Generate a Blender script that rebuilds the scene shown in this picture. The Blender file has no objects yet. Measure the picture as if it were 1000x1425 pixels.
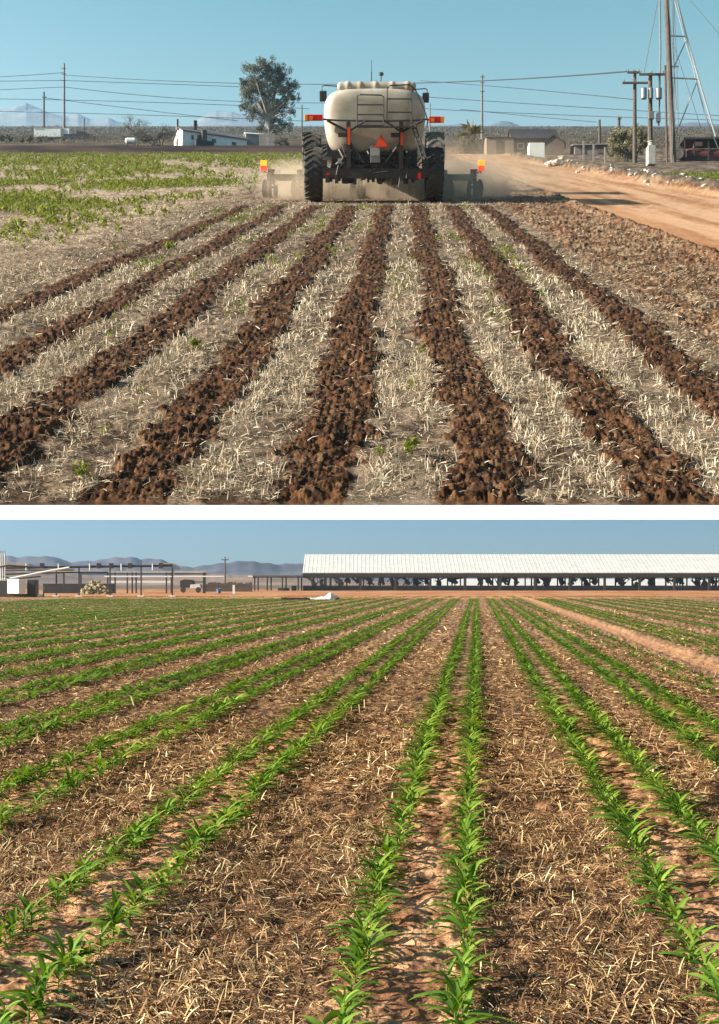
import bpy, bmesh, math, random
import numpy as np
from mathutils import Vector, Matrix
S = bpy.context.scene
COL = S.collection
RNG = np.random.default_rng(7)
random.seed(7)
PI = math.pi
R = math.radians

# ------------------------------------------------------------------ camera
F = 1800.0            # focal length in pixels of the 1000 px wide photograph
YL, YU = 808.0, 193.0 # horizon rows: level maize field, rising ploughed hillside
H2, H1 = 1.30, 1.80   # eye height above the level field / above the hillside plane
cam = bpy.data.cameras.new('camera'); camo = bpy.data.objects.new('camera', cam); COL.objects.link(camo)
camo.location = (0, 0, H2); camo.rotation_euler = (R(90), 0, 0)
cam.sensor_fit = 'VERTICAL'; cam.sensor_height = 36.0; cam.lens = 36.0*F/1425
cam.shift_y = (YL-712.5)/1425
cam.clip_start = 0.05; cam.clip_end = 30000
S.camera = camo
# ------------------------------------------------------------------ sky, sun, exposure
SUN_EL, SUN_AZ = R(22.0), R(-101)      # from the left
w = bpy.data.worlds.new('World'); S.world = w; w.use_nodes = True
nt = w.node_tree; nt.nodes.clear()
out = nt.nodes.new('ShaderNodeOutputWorld'); bg = nt.nodes.new('ShaderNodeBackground')
sky = nt.nodes.new('ShaderNodeTexSky'); sky.sky_type = 'NISHITA'; sky.sun_disc = False
sky.sun_elevation = SUN_EL; sky.sun_rotation = SUN_AZ; sky.dust_density = 0.6; sky.air_density = 1.0; sky.ozone_density = 1.5
tc = nt.nodes.new('ShaderNodeTexCoord'); sx = nt.nodes.new('ShaderNodeSeparateXYZ')
rp = nt.nodes.new('ShaderNodeValToRGB'); mx = nt.nodes.new('ShaderNodeMix'); mx.data_type = 'RGBA'; mx.blend_type = 'MULTIPLY'
mx.inputs[0].default_value = 1
nt.links.new(tc.outputs['Generated'], sx.inputs[0]); nt.links.new(sx.outputs['Z'], rp.inputs[0])
SKYR = [(0.0, (.55,.74,1.05)), (.05, (.28,.52,.86)), (.14, (.5,.7,.8)), (.325, (2.0,2.0,1.22)), (.355, (1.4,1.85,1.15)), (.41, (.50,1.40,.94)), (.5, (.45,.65,.75)), (.65, (.42,.55,.7))]
cr = rp.color_ramp
while len(cr.elements) < len(SKYR): cr.elements.new(.5)
for e, (p, c) in zip(cr.elements, SKYR): e.position = p; e.color = (*c, 1)
nt.links.new(sky.outputs[0], mx.inputs[6]); nt.links.new(rp.outputs[0], mx.inputs[7])
nt.links.new(mx.outputs[2], bg.inputs[0]); bg.inputs[1].default_value = 0.062
nt.links.new(bg.outputs[0], out.inputs[0])
sl = bpy.data.lights.new('sun', 'SUN'); slo = bpy.data.objects.new('sun', sl); COL.objects.link(slo)
sl.energy = 5.0; sl.angle = R(.5); sl.color = (1, .92, .80)
sv = Vector((math.sin(SUN_AZ)*math.cos(SUN_EL), math.cos(SUN_AZ)*math.cos(SUN_EL), math.sin(SUN_EL)))
slo.rotation_euler = (-sv).to_track_quat('-Z', 'Y').to_euler()
S.view_settings.view_transform = 'Standard'; S.view_settings.look = 'None'
S.view_settings.exposure = 1.27; S.view_settings.gamma = 1
S.cycles.volume_bounces = 1
# ------------------------------------------------------------------ two ground planes
AL = math.atan2(YL-YU, F); ca, sa = math.cos(AL), math.sin(AL)
def U(X, D, z):                       # hillside frame -> world
    return X, D*ca-(z-H1)*sa, H2+D*sa+(z-H1)*ca
def smooth(t): t = np.clip(t, 0, 1); return t*t*(3-2*t)
# ------------------------------------------------------------------ numpy noise
def hsh(ix, iy, seed):
    h = (ix.astype(np.int64)*374761393+iy.astype(np.int64)*668265263+seed*974634777) & 0xffffffff
    h = ((h ^ (h >> 13))*1274126177) & 0xffffffff
    h = ((h ^ (h >> 16))*2246822519) & 0xffffffff
    return ((h ^ (h >> 15)) & 0xffffff)/float(0xffffff)
def vnoise(x, y, seed=0):
    x = np.asarray(x, float); y = np.asarray(y, float)
    ix, iy = np.floor(x), np.floor(y); fx, fy = x-ix, y-iy
    fx = fx*fx*(3-2*fx); fy = fy*fy*(3-2*fy)
    a, b, c, d = hsh(ix, iy, seed), hsh(ix+1, iy, seed), hsh(ix, iy+1, seed), hsh(ix+1, iy+1, seed)
    return (a*(1-fx)+b*fx)*(1-fy)+(c*(1-fx)+d*fx)*fy
def fbm(x, y, seed=0, o=4):
    s = 0; a = .5
    for i in range(o): s = s+a*vnoise(x*2**i+i*17.3, y*2**i+i*9.1, seed+i); a *= .5
    return s/(1-.5**o)
def turb(x, y, seed=0, o=4):
    s = 0; a = .5
    for i in range(o): s = s+a*np.abs(2*vnoise(x*2.1**i+i*7.7, y*2.1**i+i*3.3, seed+i)-1); a *= .55
    return s
def worley(x, y, seed=0):
    ix, iy = np.floor(x), np.floor(y); best = np.full(np.shape(x), 9.0)
    for dx in (-1, 0, 1):
        for dy in (-1, 0, 1):
            px = ix+dx+hsh(ix+dx, iy+dy, seed); py = iy+dy+hsh(ix+dx, iy+dy, seed+5)
            best = np.minimum(best, (px-x)**2+(py-y)**2)
    return np.sqrt(best)
# ------------------------------------------------------------------ hillside relief
HS = H1/ca; KU = 58/F*ca; KL = 164/F      # furrows run to (558,193), maize rows to (664,808)
STRIPS = np.array([-2.27, -1.75, -1.26, -.73, -.233, .245, .735, 1.235])*HS
def strip_mask(X, D):
    m = np.zeros(np.shape(X)); wob = (fbm(X*.0+D*.9, X*1.5, 31)-.5)*.22
    edge = (fbm(X*9, D*5, 33, 4)-.5)*.30
    for i, c in enumerate(STRIPS):
        wd = .215 if i > 1 else .19
        m = np.maximum(m, smooth((wd+edge-np.abs(X-c+wob*.6+.05*np.sin(D*.7+i)))/.07+.5))
    return m*smooth((38.6-D)/1.2)
def rise(X, D):
    left = smooth((-.02-X/np.maximum(D, 1))/.02)
    a = np.interp(D, [0, 168, 176, 188, 240, 330, 500, 1500, 4000], [0, 0, .55, .8, 1.0, 1.75, 3.0, 15, 30])
    b = np.interp(D, [0, 120, 240, 330, 500, 1500, 4000], [0, 0, .9, 1.7, 3.0, 15, 30])
    return left*a+(1-left)*b
def road_mask(X, D):
    e = (fbm(X*.7, D*.25, 41, 3)-.5)*.5
    near = smooth((X-2.72*HS+e)/.15+.5)*smooth((5.75*HS-X+e*1.5)/.4+.5)
    return np.where(D < 150, near, 0)
def HU(X0, D):
    X = X0-KU*D; near = smooth((70-D)/30)
    m = strip_mask(X, D)
    wx, wy = X+.05*(fbm(X*9, D*9, 5, 2)-.5), D+.05*(fbm(X*9, D*9, 6, 2)-.5)
    cl = 1-np.clip(worley(wx/.035, wy/.05, 3)*1.15, 0, 1); cl2 = 1-np.clip(worley(wx/.09+4, wy/.12, 8)*1.1, 0, 1)
    big = smooth((vnoise(X*4.1, D*3.3, 14)-.55)*4)
    z = m*(.014+.026*cl2*big+.012*cl*(.3+vnoise(X*9, D*7, 17))+.048*(turb(X*20, D*15, 12, 4)-.35)+.040*(turb(X*7, D*5, 11, 2)-.3)+.03*(fbm(X*3, D*2, 18, 2)-.5))
    rd = road_mask(X, D)
    right = smooth((X-STRIPS[-1]-.2)/.5)*(1-rd)*smooth((5.0*HS-X)/1)
    z = z+(1-m)*(1-rd)*((fbm(X*7, D*7, 15)-.5)*.05+(fbm(X*1.2, D*1.2, 16)-.5)*.05)
    z = z+right*(.035*cl2*big+.02*cl+.06*(turb(X*11, D*9, 23, 4)-.3)+.06*(fbm(X*2.5, D*2.5, 19)-.5))
    berm = np.exp(-((X-2.68*HS)/.3)**2)*.07-smooth((X-2.66*HS)/.35)*smooth((6*HS-X)/.6)*.06
    rut = rd*.03*(fbm(X*3.0, D*.2, 22)-.5)
    bank = np.exp(-((X-6.3*HS)/.9)**2)*(.16+.5*(fbm(X*1.3, D*.8, 25)-.3)*smooth((D-20)/20))*smooth((200-D)/40)
    z = z*near+(berm+rut)*smooth((150-D)/40)+np.maximum(bank, 0)
    z = z*smooth((D-D0)/.12)
    return z+rise(X0, D)
def ray(px, py): return (px-500)/F, 1.0, (YL-py)/F
def pixU(px, py, zoff=0.0):           # first hit of a sight line with the smooth hillside
    rx, _, rz = ray(px, py); dc = ca+sa*rz; zc = -sa+ca*rz
    t = 5.0
    while t < 4000:
        X, D, z = rx*t, dc*t, H1+zc*t
        if z <= float(rise(np.array(X), np.array(D)))+zoff: break
        t *= 1.004
    return Vector(U(X, D, float(rise(np.array(X), np.array(D)))+zoff)), X, D
def pixU_D(px, D):                    # point on the hillside under column px at slope distance D
    X = 0.0
    for _ in range(6):
        z = float(rise(np.array(X), np.array(float(D)))); P = U(X, D, z); X = (px-500)/F*P[1]
    return Vector((X, P[1], P[2])), X
_rx, _, _rz = ray(500, 703); D0 = H1*(ca+sa*_rz)/(sa-ca*_rz)   # front edge of the hillside
# ------------------------------------------------------------------ level field relief
def HLbase(x, y): return np.interp(y, [-100, 95, 300, 800, 6000], [0, 0, -1.03, -2.2, -2.2])
ROWC = np.array([-22, -21, -20, -19, -18, -17, -16, -15, -14, -13.1, -12.2, -11.3, -10.5, -9.75, -8.75, -7.75, -6.75, -5.75, -4.83, -3.92, -2.93, -2.05, -1.15, -.174, .70, 1.44])*H2
ROWC2 = np.array([5.0, 5.9, 6.8, 7.7, 8.6, 9.5, 10.4])*H2
def HL(x0, y):
    x = x0-KL*y
    near = smooth((60-y)/30)
    z = near*((fbm(x*12, y*10, 51)-.5)*.05+(fbm(x*1.5, y*1.5, 52)-.5)*.03+.02*(1-np.clip(worley(x/.11, y/.11, 53), 0, 1)))
    path = smooth((x-2.45*H2)/.3)*smooth((3.1*H2-x)/.3)
    return z*(1-.5*path)-.04*path+HLbase(x0, y)
# ------------------------------------------------------------------ materials
def nmat(name): 
    m = bpy.data.materials.new(name); m.use_nodes = True
    return m, m.node_tree, m.node_tree.nodes['Principled BSDF']
def mat(name, col, rough=.7, var=.12, scale=6.0, metal=0, bump=0.0, dirt=None):
    m, t, b = nmat(name)
    b.inputs['Roughness'].default_value = rough; b.inputs['Metallic'].default_value = metal
    tc = t.nodes.new('ShaderNodeTexCoord'); n = t.nodes.new('ShaderNodeTexNoise'); n.inputs['Scale'].default_value = scale
    n.inputs['Detail'].default_value = 6; n.inputs['Roughness'].default_value = .65
    t.links.new(tc.outputs['Object'], n.inputs['Vector'])
    r = t.nodes.new('ShaderNodeValToRGB'); r.color_ramp.elements[0].position = .3; r.color_ramp.elements[1].position = .7
    d = dirt if dirt else [c*(1-var*1.6) for c in col]
    r.color_ramp.elements[0].color = (*d, 1); r.color_ramp.elements[1].color = (*[min(1, c*(1+var)) for c in col], 1)
    t.links.new(n.outputs[0], r.inputs[0]); t.links.new(r.outputs[0], b.inputs['Base Color'])
    if bump:
        bp = t.nodes.new('ShaderNodeBump'); bp.inputs['Strength'].default_value = bump; bp.inputs['Distance'].default_value = .02
        t.links.new(n.outputs[0], bp.inputs['Height']); t.links.new(bp.outputs[0], b.inputs['Normal'])
    return m
def attr_mat(name, stops, rough=.8, trans=0.0, attr='tint', spec=.3):
    m, t, b = nmat(name)
    a = t.nodes.new('ShaderNodeAttribute'); a.attribute_name = attr
    r = t.nodes.new('ShaderNodeValToRGB')
    while len(r.color_ramp.elements) < len(stops): r.color_ramp.elements.new(.5)
    for e, (p, c) in zip(r.color_ramp.elements, stops): e.position = p; e.color = (*c, 1)
    t.links.new(a.outputs['Fac'], r.inputs[0]); t.links.new(r.outputs[0], b.inputs['Base Color'])
    b.inputs['Roughness'].default_value = rough; b.inputs['Specular IOR Level'].default_value = spec
    if trans:
        tr = t.nodes.new('ShaderNodeBsdfTranslucent'); mxs = t.nodes.new('ShaderNodeMixShader'); mxs.inputs[0].default_value = trans
        hs = t.nodes.new('ShaderNodeHueSaturation'); hs.inputs['Value'].default_value = 1.5; hs.inputs['Saturation'].default_value = 1.1; hs.inputs['Hue'].default_value = .485
        t.links.new(r.outputs[0], hs.inputs['Color']); t.links.new(hs.outputs[0], tr.inputs['Color'])
        o = t.nodes['Material Output']
        t.links.new(b.outputs[0], mxs.inputs[1]); t.links.new(tr.outputs[0], mxs.inputs[2]); t.links.new(mxs.outputs[0], o.inputs[0])
    return m
def ground_mat(name, scale=60, amt=.55, bump=.5, dist=.012):
    m, t, b = nmat(name); b.inputs['Roughness'].default_value = .95; b.inputs['Specular IOR Level'].default_value = .1
    a = t.nodes.new('ShaderNodeAttribute'); a.attribute_name = 'Col'
    tc = t.nodes.new('ShaderNodeTexCoord'); n = t.nodes.new('ShaderNodeTexNoise'); n.inputs['Scale'].default_value = scale
    n.inputs['Detail'].default_value = 7; n.inputs['Roughness'].default_value = .7
    t.links.new(tc.outputs['Object'], n.inputs['Vector'])
    mr = t.nodes.new('ShaderNodeMapRange'); mr.inputs[1].default_value = .3; mr.inputs[2].default_value = .7
    mr.inputs[3].default_value = 1-amt; mr.inputs[4].default_value = 1+amt
    t.links.new(n.outputs[0], mr.inputs[0])
    mm = t.nodes.new('ShaderNodeMix'); mm.data_type = 'RGBA'; mm.blend_type = 'MULTIPLY'; mm.inputs[0].default_value = 1
    t.links.new(a.outputs['Color'], mm.inputs[6]); t.links.new(mr.outputs[0], mm.inputs[7]); t.links.new(mm.outputs[2], b.inputs['Base Color'])
    bp = t.nodes.new('ShaderNodeBump'); bp.inputs['Strength'].default_value = bump; bp.inputs['Distance'].default_value = dist
    t.links.new(n.outputs[0], bp.inputs['Height']); t.links.new(bp.outputs[0], b.inputs['Normal'])
    return m
M = {}
M['field'] = ground_mat('field_soil', 80, .65, .6); M['crop'] = ground_mat('crop_soil', 75, .75, .7)
M['road'] = ground_mat('road_dirt', 9, .22, .5, .02); M['hill'] = ground_mat('hill_rock_haze', .02, .35, .4, 8)
M['straw'] = attr_mat('dry_straw', [(0, (.08,.055,.04)), (.3, (.25,.175,.11)), (.65, (.48,.385,.26)), (1, (.77,.68,.51))], .75, .12)
M['straw2'] = attr_mat('brown_straw', [(0, (.055,.028,.016)), (.3, (.20,.10,.04)), (.7, (.54,.34,.155)), (1, (.85,.67,.38))], .75, .12)
M['corn'] = attr_mat('maize_leaf', [(0, (.025,.065,.008)), (.5, (.07,.155,.015)), (1, (.25,.36,.05))], .6, .28, spec=.15)
M['weed'] = attr_mat('weed_leaf', [(0, (.08,.095,.02)), (.5, (.17,.205,.035)), (1, (.36,.38,.09))], .6, .25)
M['gum'] = attr_mat('gum_leaf', [(0, (.055,.055,.035)), (.5, (.125,.125,.08)), (1, (.24,.23,.16))], .6, .2)
M['scrub'] = attr_mat('scrub_leaf', [(0, (.075,.065,.045)), (.5, (.14,.12,.08)), (1, (.22,.19,.13))], .8, .1)
M['olive'] = attr_mat('olive_leaf', [(0, (.12,.11,.06)), (.5, (.24,.215,.12)), (1, (.38,.34,.20))], .7, .15)
M['white'] = mat('white_paint', (.86,.86,.85), .6, .02, 3)
M['oldwhite'] = mat('weathered_white', (.78,.78,.75), .7, .10, 1.2)
M['cream'] = mat('cream_plastic', (.52,.475,.395), .5, .06, 1.9, dirt=(.34,.28,.21))
M['black'] = mat('black_steel', (.022,.021,.021), .5, .3, 5, dirt=(.06,.05,.04))
M['rubber'] = mat('dusty_rubber', (.025,.024,.024), .85, .3, 4, dirt=(.075,.06,.045))
M['tyrebrown'] = mat('dusty_tyre', (.15,.13,.11), .9, .2, 4)
M['grey'] = mat('grey_steel', (.22,.22,.22), .5, .15, 4, .4)
M['pale'] = mat('galvanised_steel', (.48,.48,.47), .45, .12, 5, .5)
M['wood'] = mat('weathered_wood', (.11,.085,.065), .85, .25, 3)
M['palewood'] = mat('grey_wood', (.27,.24,.21), .85, .2, 3)
M['wire'] = mat('wire', (.06,.07,.09), .6, .1)
M['bark'] = mat('bark', (.30,.26,.22), .9, .25, 2)
M['darkbark'] = mat('dark_bark', (.13,.10,.085), .9, .25, 2)
M['roofgrey'] = mat('grey_roof', (.16,.145,.14), .8, .15, 1)
M['roofdark'] = mat('dark_roof', (.035,.033,.035), .8, .2, 1)
M['tanwall'] = mat('tan_wall', (.26,.19,.14), .85, .15, 1)
M['brownwall'] = mat('brown_wall', (.12,.085,.065), .85, .2, 1)
M['rust'] = mat('rusty_red_paint', (.15,.045,.035), .7, .3, 2)
M['carred'] = mat('maroon_paint', (.05,.022,.024), .35, .2, 2)
M['darkglass'] = mat('dark_glass', (.03,.035,.04), .15, .1)
M['green'] = mat('green_paint', (.03,.10,.03), .45, .1)
M['orange'] = mat('orange_reflector', (.95,.10,.02), .5, .04)
M['amber'] = mat('amber_lens', (.95,.30,.01), .3, .03)
M['redlens'] = mat('red_lens', (.75,.02,.01), .3, .05)
M['hay'] = mat('pale_hay', (.40,.36,.22), .9, .25, 2, bump=.5)
M['stone'] = mat('pale_rubble', (.50,.45,.40), .9, .2, 3, bump=.4)
M['conc'] = mat('concrete', (.42,.39,.35), .9, .12, 3)
M['tarp'] = mat('white_tarp', (.80,.80,.80), .5, .04, 2)
def glow(name, c, st):
    m, t, b = nmat(name); b.inputs['Base Color'].default_value = (*c, 1); b.inputs['Emission Color'].default_value = (*c, 1); b.inputs['Emission Strength'].default_value = st
    return m
M['amberlit'] = glow('lit_amber_lamp', (1, .42, .015), .5); M['redlit'] = glow('lit_red_lamp', (.9, .04, .01), .55)
def ribbed(name, col, per, depth_dark=.8):
    m, t, b = nmat(name); b.inputs['Roughness'].default_value = .45
    tc = t.nodes.new('ShaderNodeTexCoord'); wv = t.nodes.new('ShaderNodeTexWave'); wv.inputs['Scale'].default_value = .314/per*1.0
    n = t.nodes.new('ShaderNodeTexNoise'); n.inputs['Scale'].default_value = .6; n.inputs['Detail'].default_value = 5
    t.links.new(tc.outputs['Object'], wv.inputs[0]); t.links.new(tc.outputs['Object'], n.inputs[0])
    r = t.nodes.new('ShaderNodeValToRGB'); r.color_ramp.elements[0].color = (*[c*.86 for c in col], 1); r.color_ramp.elements[1].color = (*col, 1)
    r.color_ramp.elements[0].position = .35; r.color_ramp.elements[1].position = .6
    t.links.new(n.outputs[0], r.inputs[0]); t.links.new(r.outputs[0], b.inputs['Base Color'])
    bp = t.nodes.new('ShaderNodeBump'); bp.inputs['Strength'].default_value = .25; bp.inputs['Distance'].default_value = .02
    t.links.new(wv.outputs[0], bp.inputs['Height']); t.links.new(bp.outputs[0], b.inputs['Normal'])
    return m
M['sheet'] = ribbed('white_roof_sheet', (.84,.85,.85), .3)
# ------------------------------------------------------------------ mesh helpers
def npmesh(name, V, Fq, m, tint=None, col=None, smoothsh=False, parent=None):
    V = np.asarray(V, np.float32).reshape(-1, 3); Fq = np.asarray(Fq, np.int32)
    k = Fq.shape[1]; me = bpy.data.meshes.new(name)
    me.vertices.add(len(V)); me.vertices.foreach_set('co', V.ravel())
    me.loops.add(Fq.size); me.loops.foreach_set('vertex_index', Fq.ravel())
    me.polygons.add(len(Fq)); me.polygons.foreach_set('loop_start', np.arange(0, Fq.size, k, dtype=np.int32))
    me.update(calc_edges=True)
    if tint is not None:
        a = me.attributes.new('tint', 'FLOAT', 'POINT'); a.data.foreach_set('value', np.asarray(tint, np.float32).ravel())
    if col is not None:
        a = me.attributes.new('Col', 'FLOAT_COLOR', 'POINT'); c = np.ones((len(V), 4), np.float32); c[:, :3] = col; a.data.foreach_set('color', c.ravel())
    me.polygons.foreach_set('use_smooth', np.full(len(Fq), smoothsh))
    me.materials.append(m); me.validate(verbose=False)
    o = bpy.data.objects.new(name, me); COL.objects.link(o)
    if parent: o.parent = parent
    return o
def tag(o, label=None, cat=None, group=None, kind=None):
    if label: o['label'] = label
    if cat: o['category'] = cat
    if group: o['group'] = group
    if kind: o['kind'] = kind
    return o
def empty(name, loc, label, cat, group=None, rot=(0, 0, 0)):
    o = bpy.data.objects.new(name, None); COL.objects.link(o); o.location = loc; o.rotation_euler = rot; o.empty_display_size = .2
    return tag(o, label, cat, group)
def copy_tree(o, parent=None):
    c = o.copy(); COL.objects.link(c)
    if parent: c.parent = parent
    for ch in list(o.children): copy_tree(ch, c)
    return c
class MB:
    def __init__(s): s.v = []; s.f = []
    def add(s, vs, fs):
        n = len(s.v); s.v += [tuple(v) for v in vs]; s.f += [tuple(i+n for i in f) for f in fs]; return s
    def box(s, x0, x1, y0, y1, z0, z1):
        v = [(x, y, z) for z in (z0, z1) for y in (y0, y1) for x in (x0, x1)]
        return s.add(v, [(0, 2, 3, 1), (4, 5, 7, 6), (0, 1, 5, 4), (2, 6, 7, 3), (0, 4, 6, 2), (1, 3, 7, 5)])
    def tube(s, pts, r, n=6, r1=None):
        pts = [Vector(p) for p in pts]; N = len(pts); rings = []
        for i, p in enumerate(pts):
            d = (pts[min(i+1, N-1)]-pts[max(i-1, 0)]).normalized()
            a = d.cross(Vector((0, 0, 1)) if abs(d.z) < .9 else Vector((1, 0, 0))).normalized(); b = d.cross(a)
            rr = r if r1 is None else r+(r1-r)*i/(N-1)
            rings.append([p+a*rr*math.cos(2*PI*k/n)+b*rr*math.sin(2*PI*k/n) for k in range(n)])
        vs = [v for g in rings for v in g]
        fs = [(i*n+k, i*n+(k+1) % n, (i+1)*n+(k+1) % n, (i+1)*n+k) for i in range(N-1) for k in range(n)]
        fs += [tuple(range(n))[::-1], tuple((N-1)*n+k for k in range(n))]
        return s.add(vs, fs)
    def prism(s, poly, y0, y1):         # poly of (x,z), extruded along y
        n = len(poly); v = [(x, y0, z) for x, z in poly]+[(x, y1, z) for x, z in poly]
        return s.add(v, [tuple(range(n)), tuple(range(n, 2*n))[::-1]]+[(i, i+n, (i+1) % n+n, (i+1) % n) for i in range(n)])
    def prismx(s, poly, x0, x1):        # poly of (y,z), extruded along x
        n = len(poly); v = [(x0, y, z) for y, z in poly]+[(x1, y, z) for y, z in poly]
        return s.add(v, [tuple(range(n)), tuple(range(n, 2*n))[::-1]]+[(i, i+n, (i+1) % n+n, (i+1) % n) for i in range(n)])
    def lathe(s, prof, n=24, axis='x', c=(0, 0, 0)):   # prof: (radius, along)
        m = len(prof); vs = []
        for r, a in prof:
            for k in range(n):
                u, v = r*math.cos(2*PI*k/n), r*math.sin(2*PI*k/n)
                p = (a, u, v) if axis == 'x' else ((u, a, v) if axis == 'y' else (u, v, a))
                vs.append((p[0]+c[0], p[1]+c[1], p[2]+c[2]))
        fs = [(i*n+k, i*n+(k+1) % n, (i+1)*n+(k+1) % n, (i+1)*n+k) for i in range(m-1) for k in range(n)]
        fs += [tuple(range(n))[::-1], tuple((m-1)*n+k for k in range(n))]
        return s.add(vs, fs)
    def build(s, name, m, parent=None, sm=False, bevel=0):
        me = bpy.data.meshes.new(name); me.from_pydata(s.v, [], s.f)
        bm = bmesh.new(); bm.from_mesh(me); bmesh.ops.recalc_face_normals(bm, faces=bm.faces)
        if bevel: bmesh.ops.bevel(bm, geom=[e for e in bm.edges if len(e.link_faces) == 2 and e.calc_face_angle(0) > .6], offset=bevel, segments=2, profile=.6, affect='EDGES')
        bm.to_mesh(me); bm.free()
        if sm:
            for p in me.polygons: p.use_smooth = True
        me.materials.append(m); o = bpy.data.objects.new(name, me); COL.objects.link(o)
        if parent: o.parent = parent
        return o
def ribbons(P, yaw, p0, p1, L, W, prof, cross=2, fold=0.0, roll=None):
    """bent strips: P (N,3) roots, elevation angle runs from p0 to p1 along the length; prof = width along the strip"""
    N = len(P); n = len(prof); t = np.linspace(0, 1, n); el = p0[:, None]+(p1-p0)[:, None]*t[None]
    ds = L[:, None]/(n-1); h = np.cumsum(np.concatenate([np.zeros((N, 1)), np.cos(el[:, :-1])*ds], 1), 1)
    z = np.cumsum(np.concatenate([np.zeros((N, 1)), np.sin(el[:, :-1])*ds], 1), 1)
    cx, sx_ = np.cos(yaw)[:, None], np.sin(yaw)[:, None]
    C = np.stack([P[:, 0:1]+h*cx, P[:, 1:2]+h*sx_, P[:, 2:3]+z], 2)
    side = np.stack([-sx_*np.ones((1, n)), cx*np.ones((1, n)), np.zeros((N, n))], 2)
    if roll is not None:
        nr = np.stack([-np.sin(el)*cx, -np.sin(el)*sx_, np.cos(el)], 2)
        side = side*np.cos(roll)[:, None, None]+nr*np.sin(roll)[:, None, None]
    wv = (W[:, None]*np.asarray(prof)[None])[:, :, None]*.5
    if cross == 2: V = np.stack([C-side*wv, C+side*wv], 2)
    else: V = np.stack([C-side*wv+np.array([0, 0, 1])*wv*fold, C, C+side*wv+np.array([0, 0, 1])*wv*fold], 2)
    base = np.arange(N)[:, None, None]*(n*cross)+np.arange(n-1)[None, :, None]*cross+np.arange(cross-1)[None, None, :]
    Fq = np.stack([base, base+1, base+cross+1, base+cross], 3).reshape(-1, 4)
    return V.reshape(N, -1, 3), Fq
def merge(parts):                       # [(V,F,tint)]
    Vs, Fs, Ts, o = [], [], [], 0
    for V, Fq, T in parts:
        V = V.reshape(-1, 3); Vs.append(V); Fs.append(Fq+o); Ts.append(np.asarray(T).ravel()); o += len(V)
    return np.concatenate(Vs), np.concatenate(Fs), np.concatenate(Ts)
def leaf_quads(C, size, asp=.5, seed=1, droop=0.0):
    """small leaf faces at points C with random attitude"""
    g = np.random.default_rng(seed); N = len(C)
    a = g.normal(size=(N, 3)); a[:, 2] -= droop; a /= np.linalg.norm(a, axis=1, keepdims=True)
    b = g.normal(size=(N, 3)); b -= a*np.sum(a*b, 1, keepdims=True); b /= np.linalg.norm(b, axis=1, keepdims=True)
    s = (size*g.uniform(.6, 1.3, N))[:, None]
    V = np.stack([C-a*s*.5, C+b*s*asp*.5, C+a*s*.5, C-b*s*asp*.5], 1)
    return V.reshape(N, -1, 3), (np.arange(N)[:, None]*4+np.arange(4)[None]).astype(np.int32)
def clump_points(cs, rs, n, seed, flat=.8):
    g = np.random.default_rng(seed); cs = np.asarray(cs, float); rs = np.asarray(rs, float)
    pr = rs**2/np.sum(rs**2); k = g.choice(len(cs), n, p=pr)
    d = g.normal(size=(n, 3)); d /= np.linalg.norm(d, axis=1, keepdims=True)
    r = rs[k]*g.uniform(0, 1, n)**.45
    d[:, 2] *= flat
    return cs[k]+d*r[:, None], k
# ================================================================== THE SETTING
def lerp3(a, b, t): return np.asarray(a)*(1-t[..., None])+np.asarray(b)*t[..., None]
def grid_faces(nr, nc):
    i = np.arange(nr-1)[:, None]*nc+np.arange(nc-1)[None]
    return np.stack([i, i+1, i+nc+1, i+nc], 2)
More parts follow.
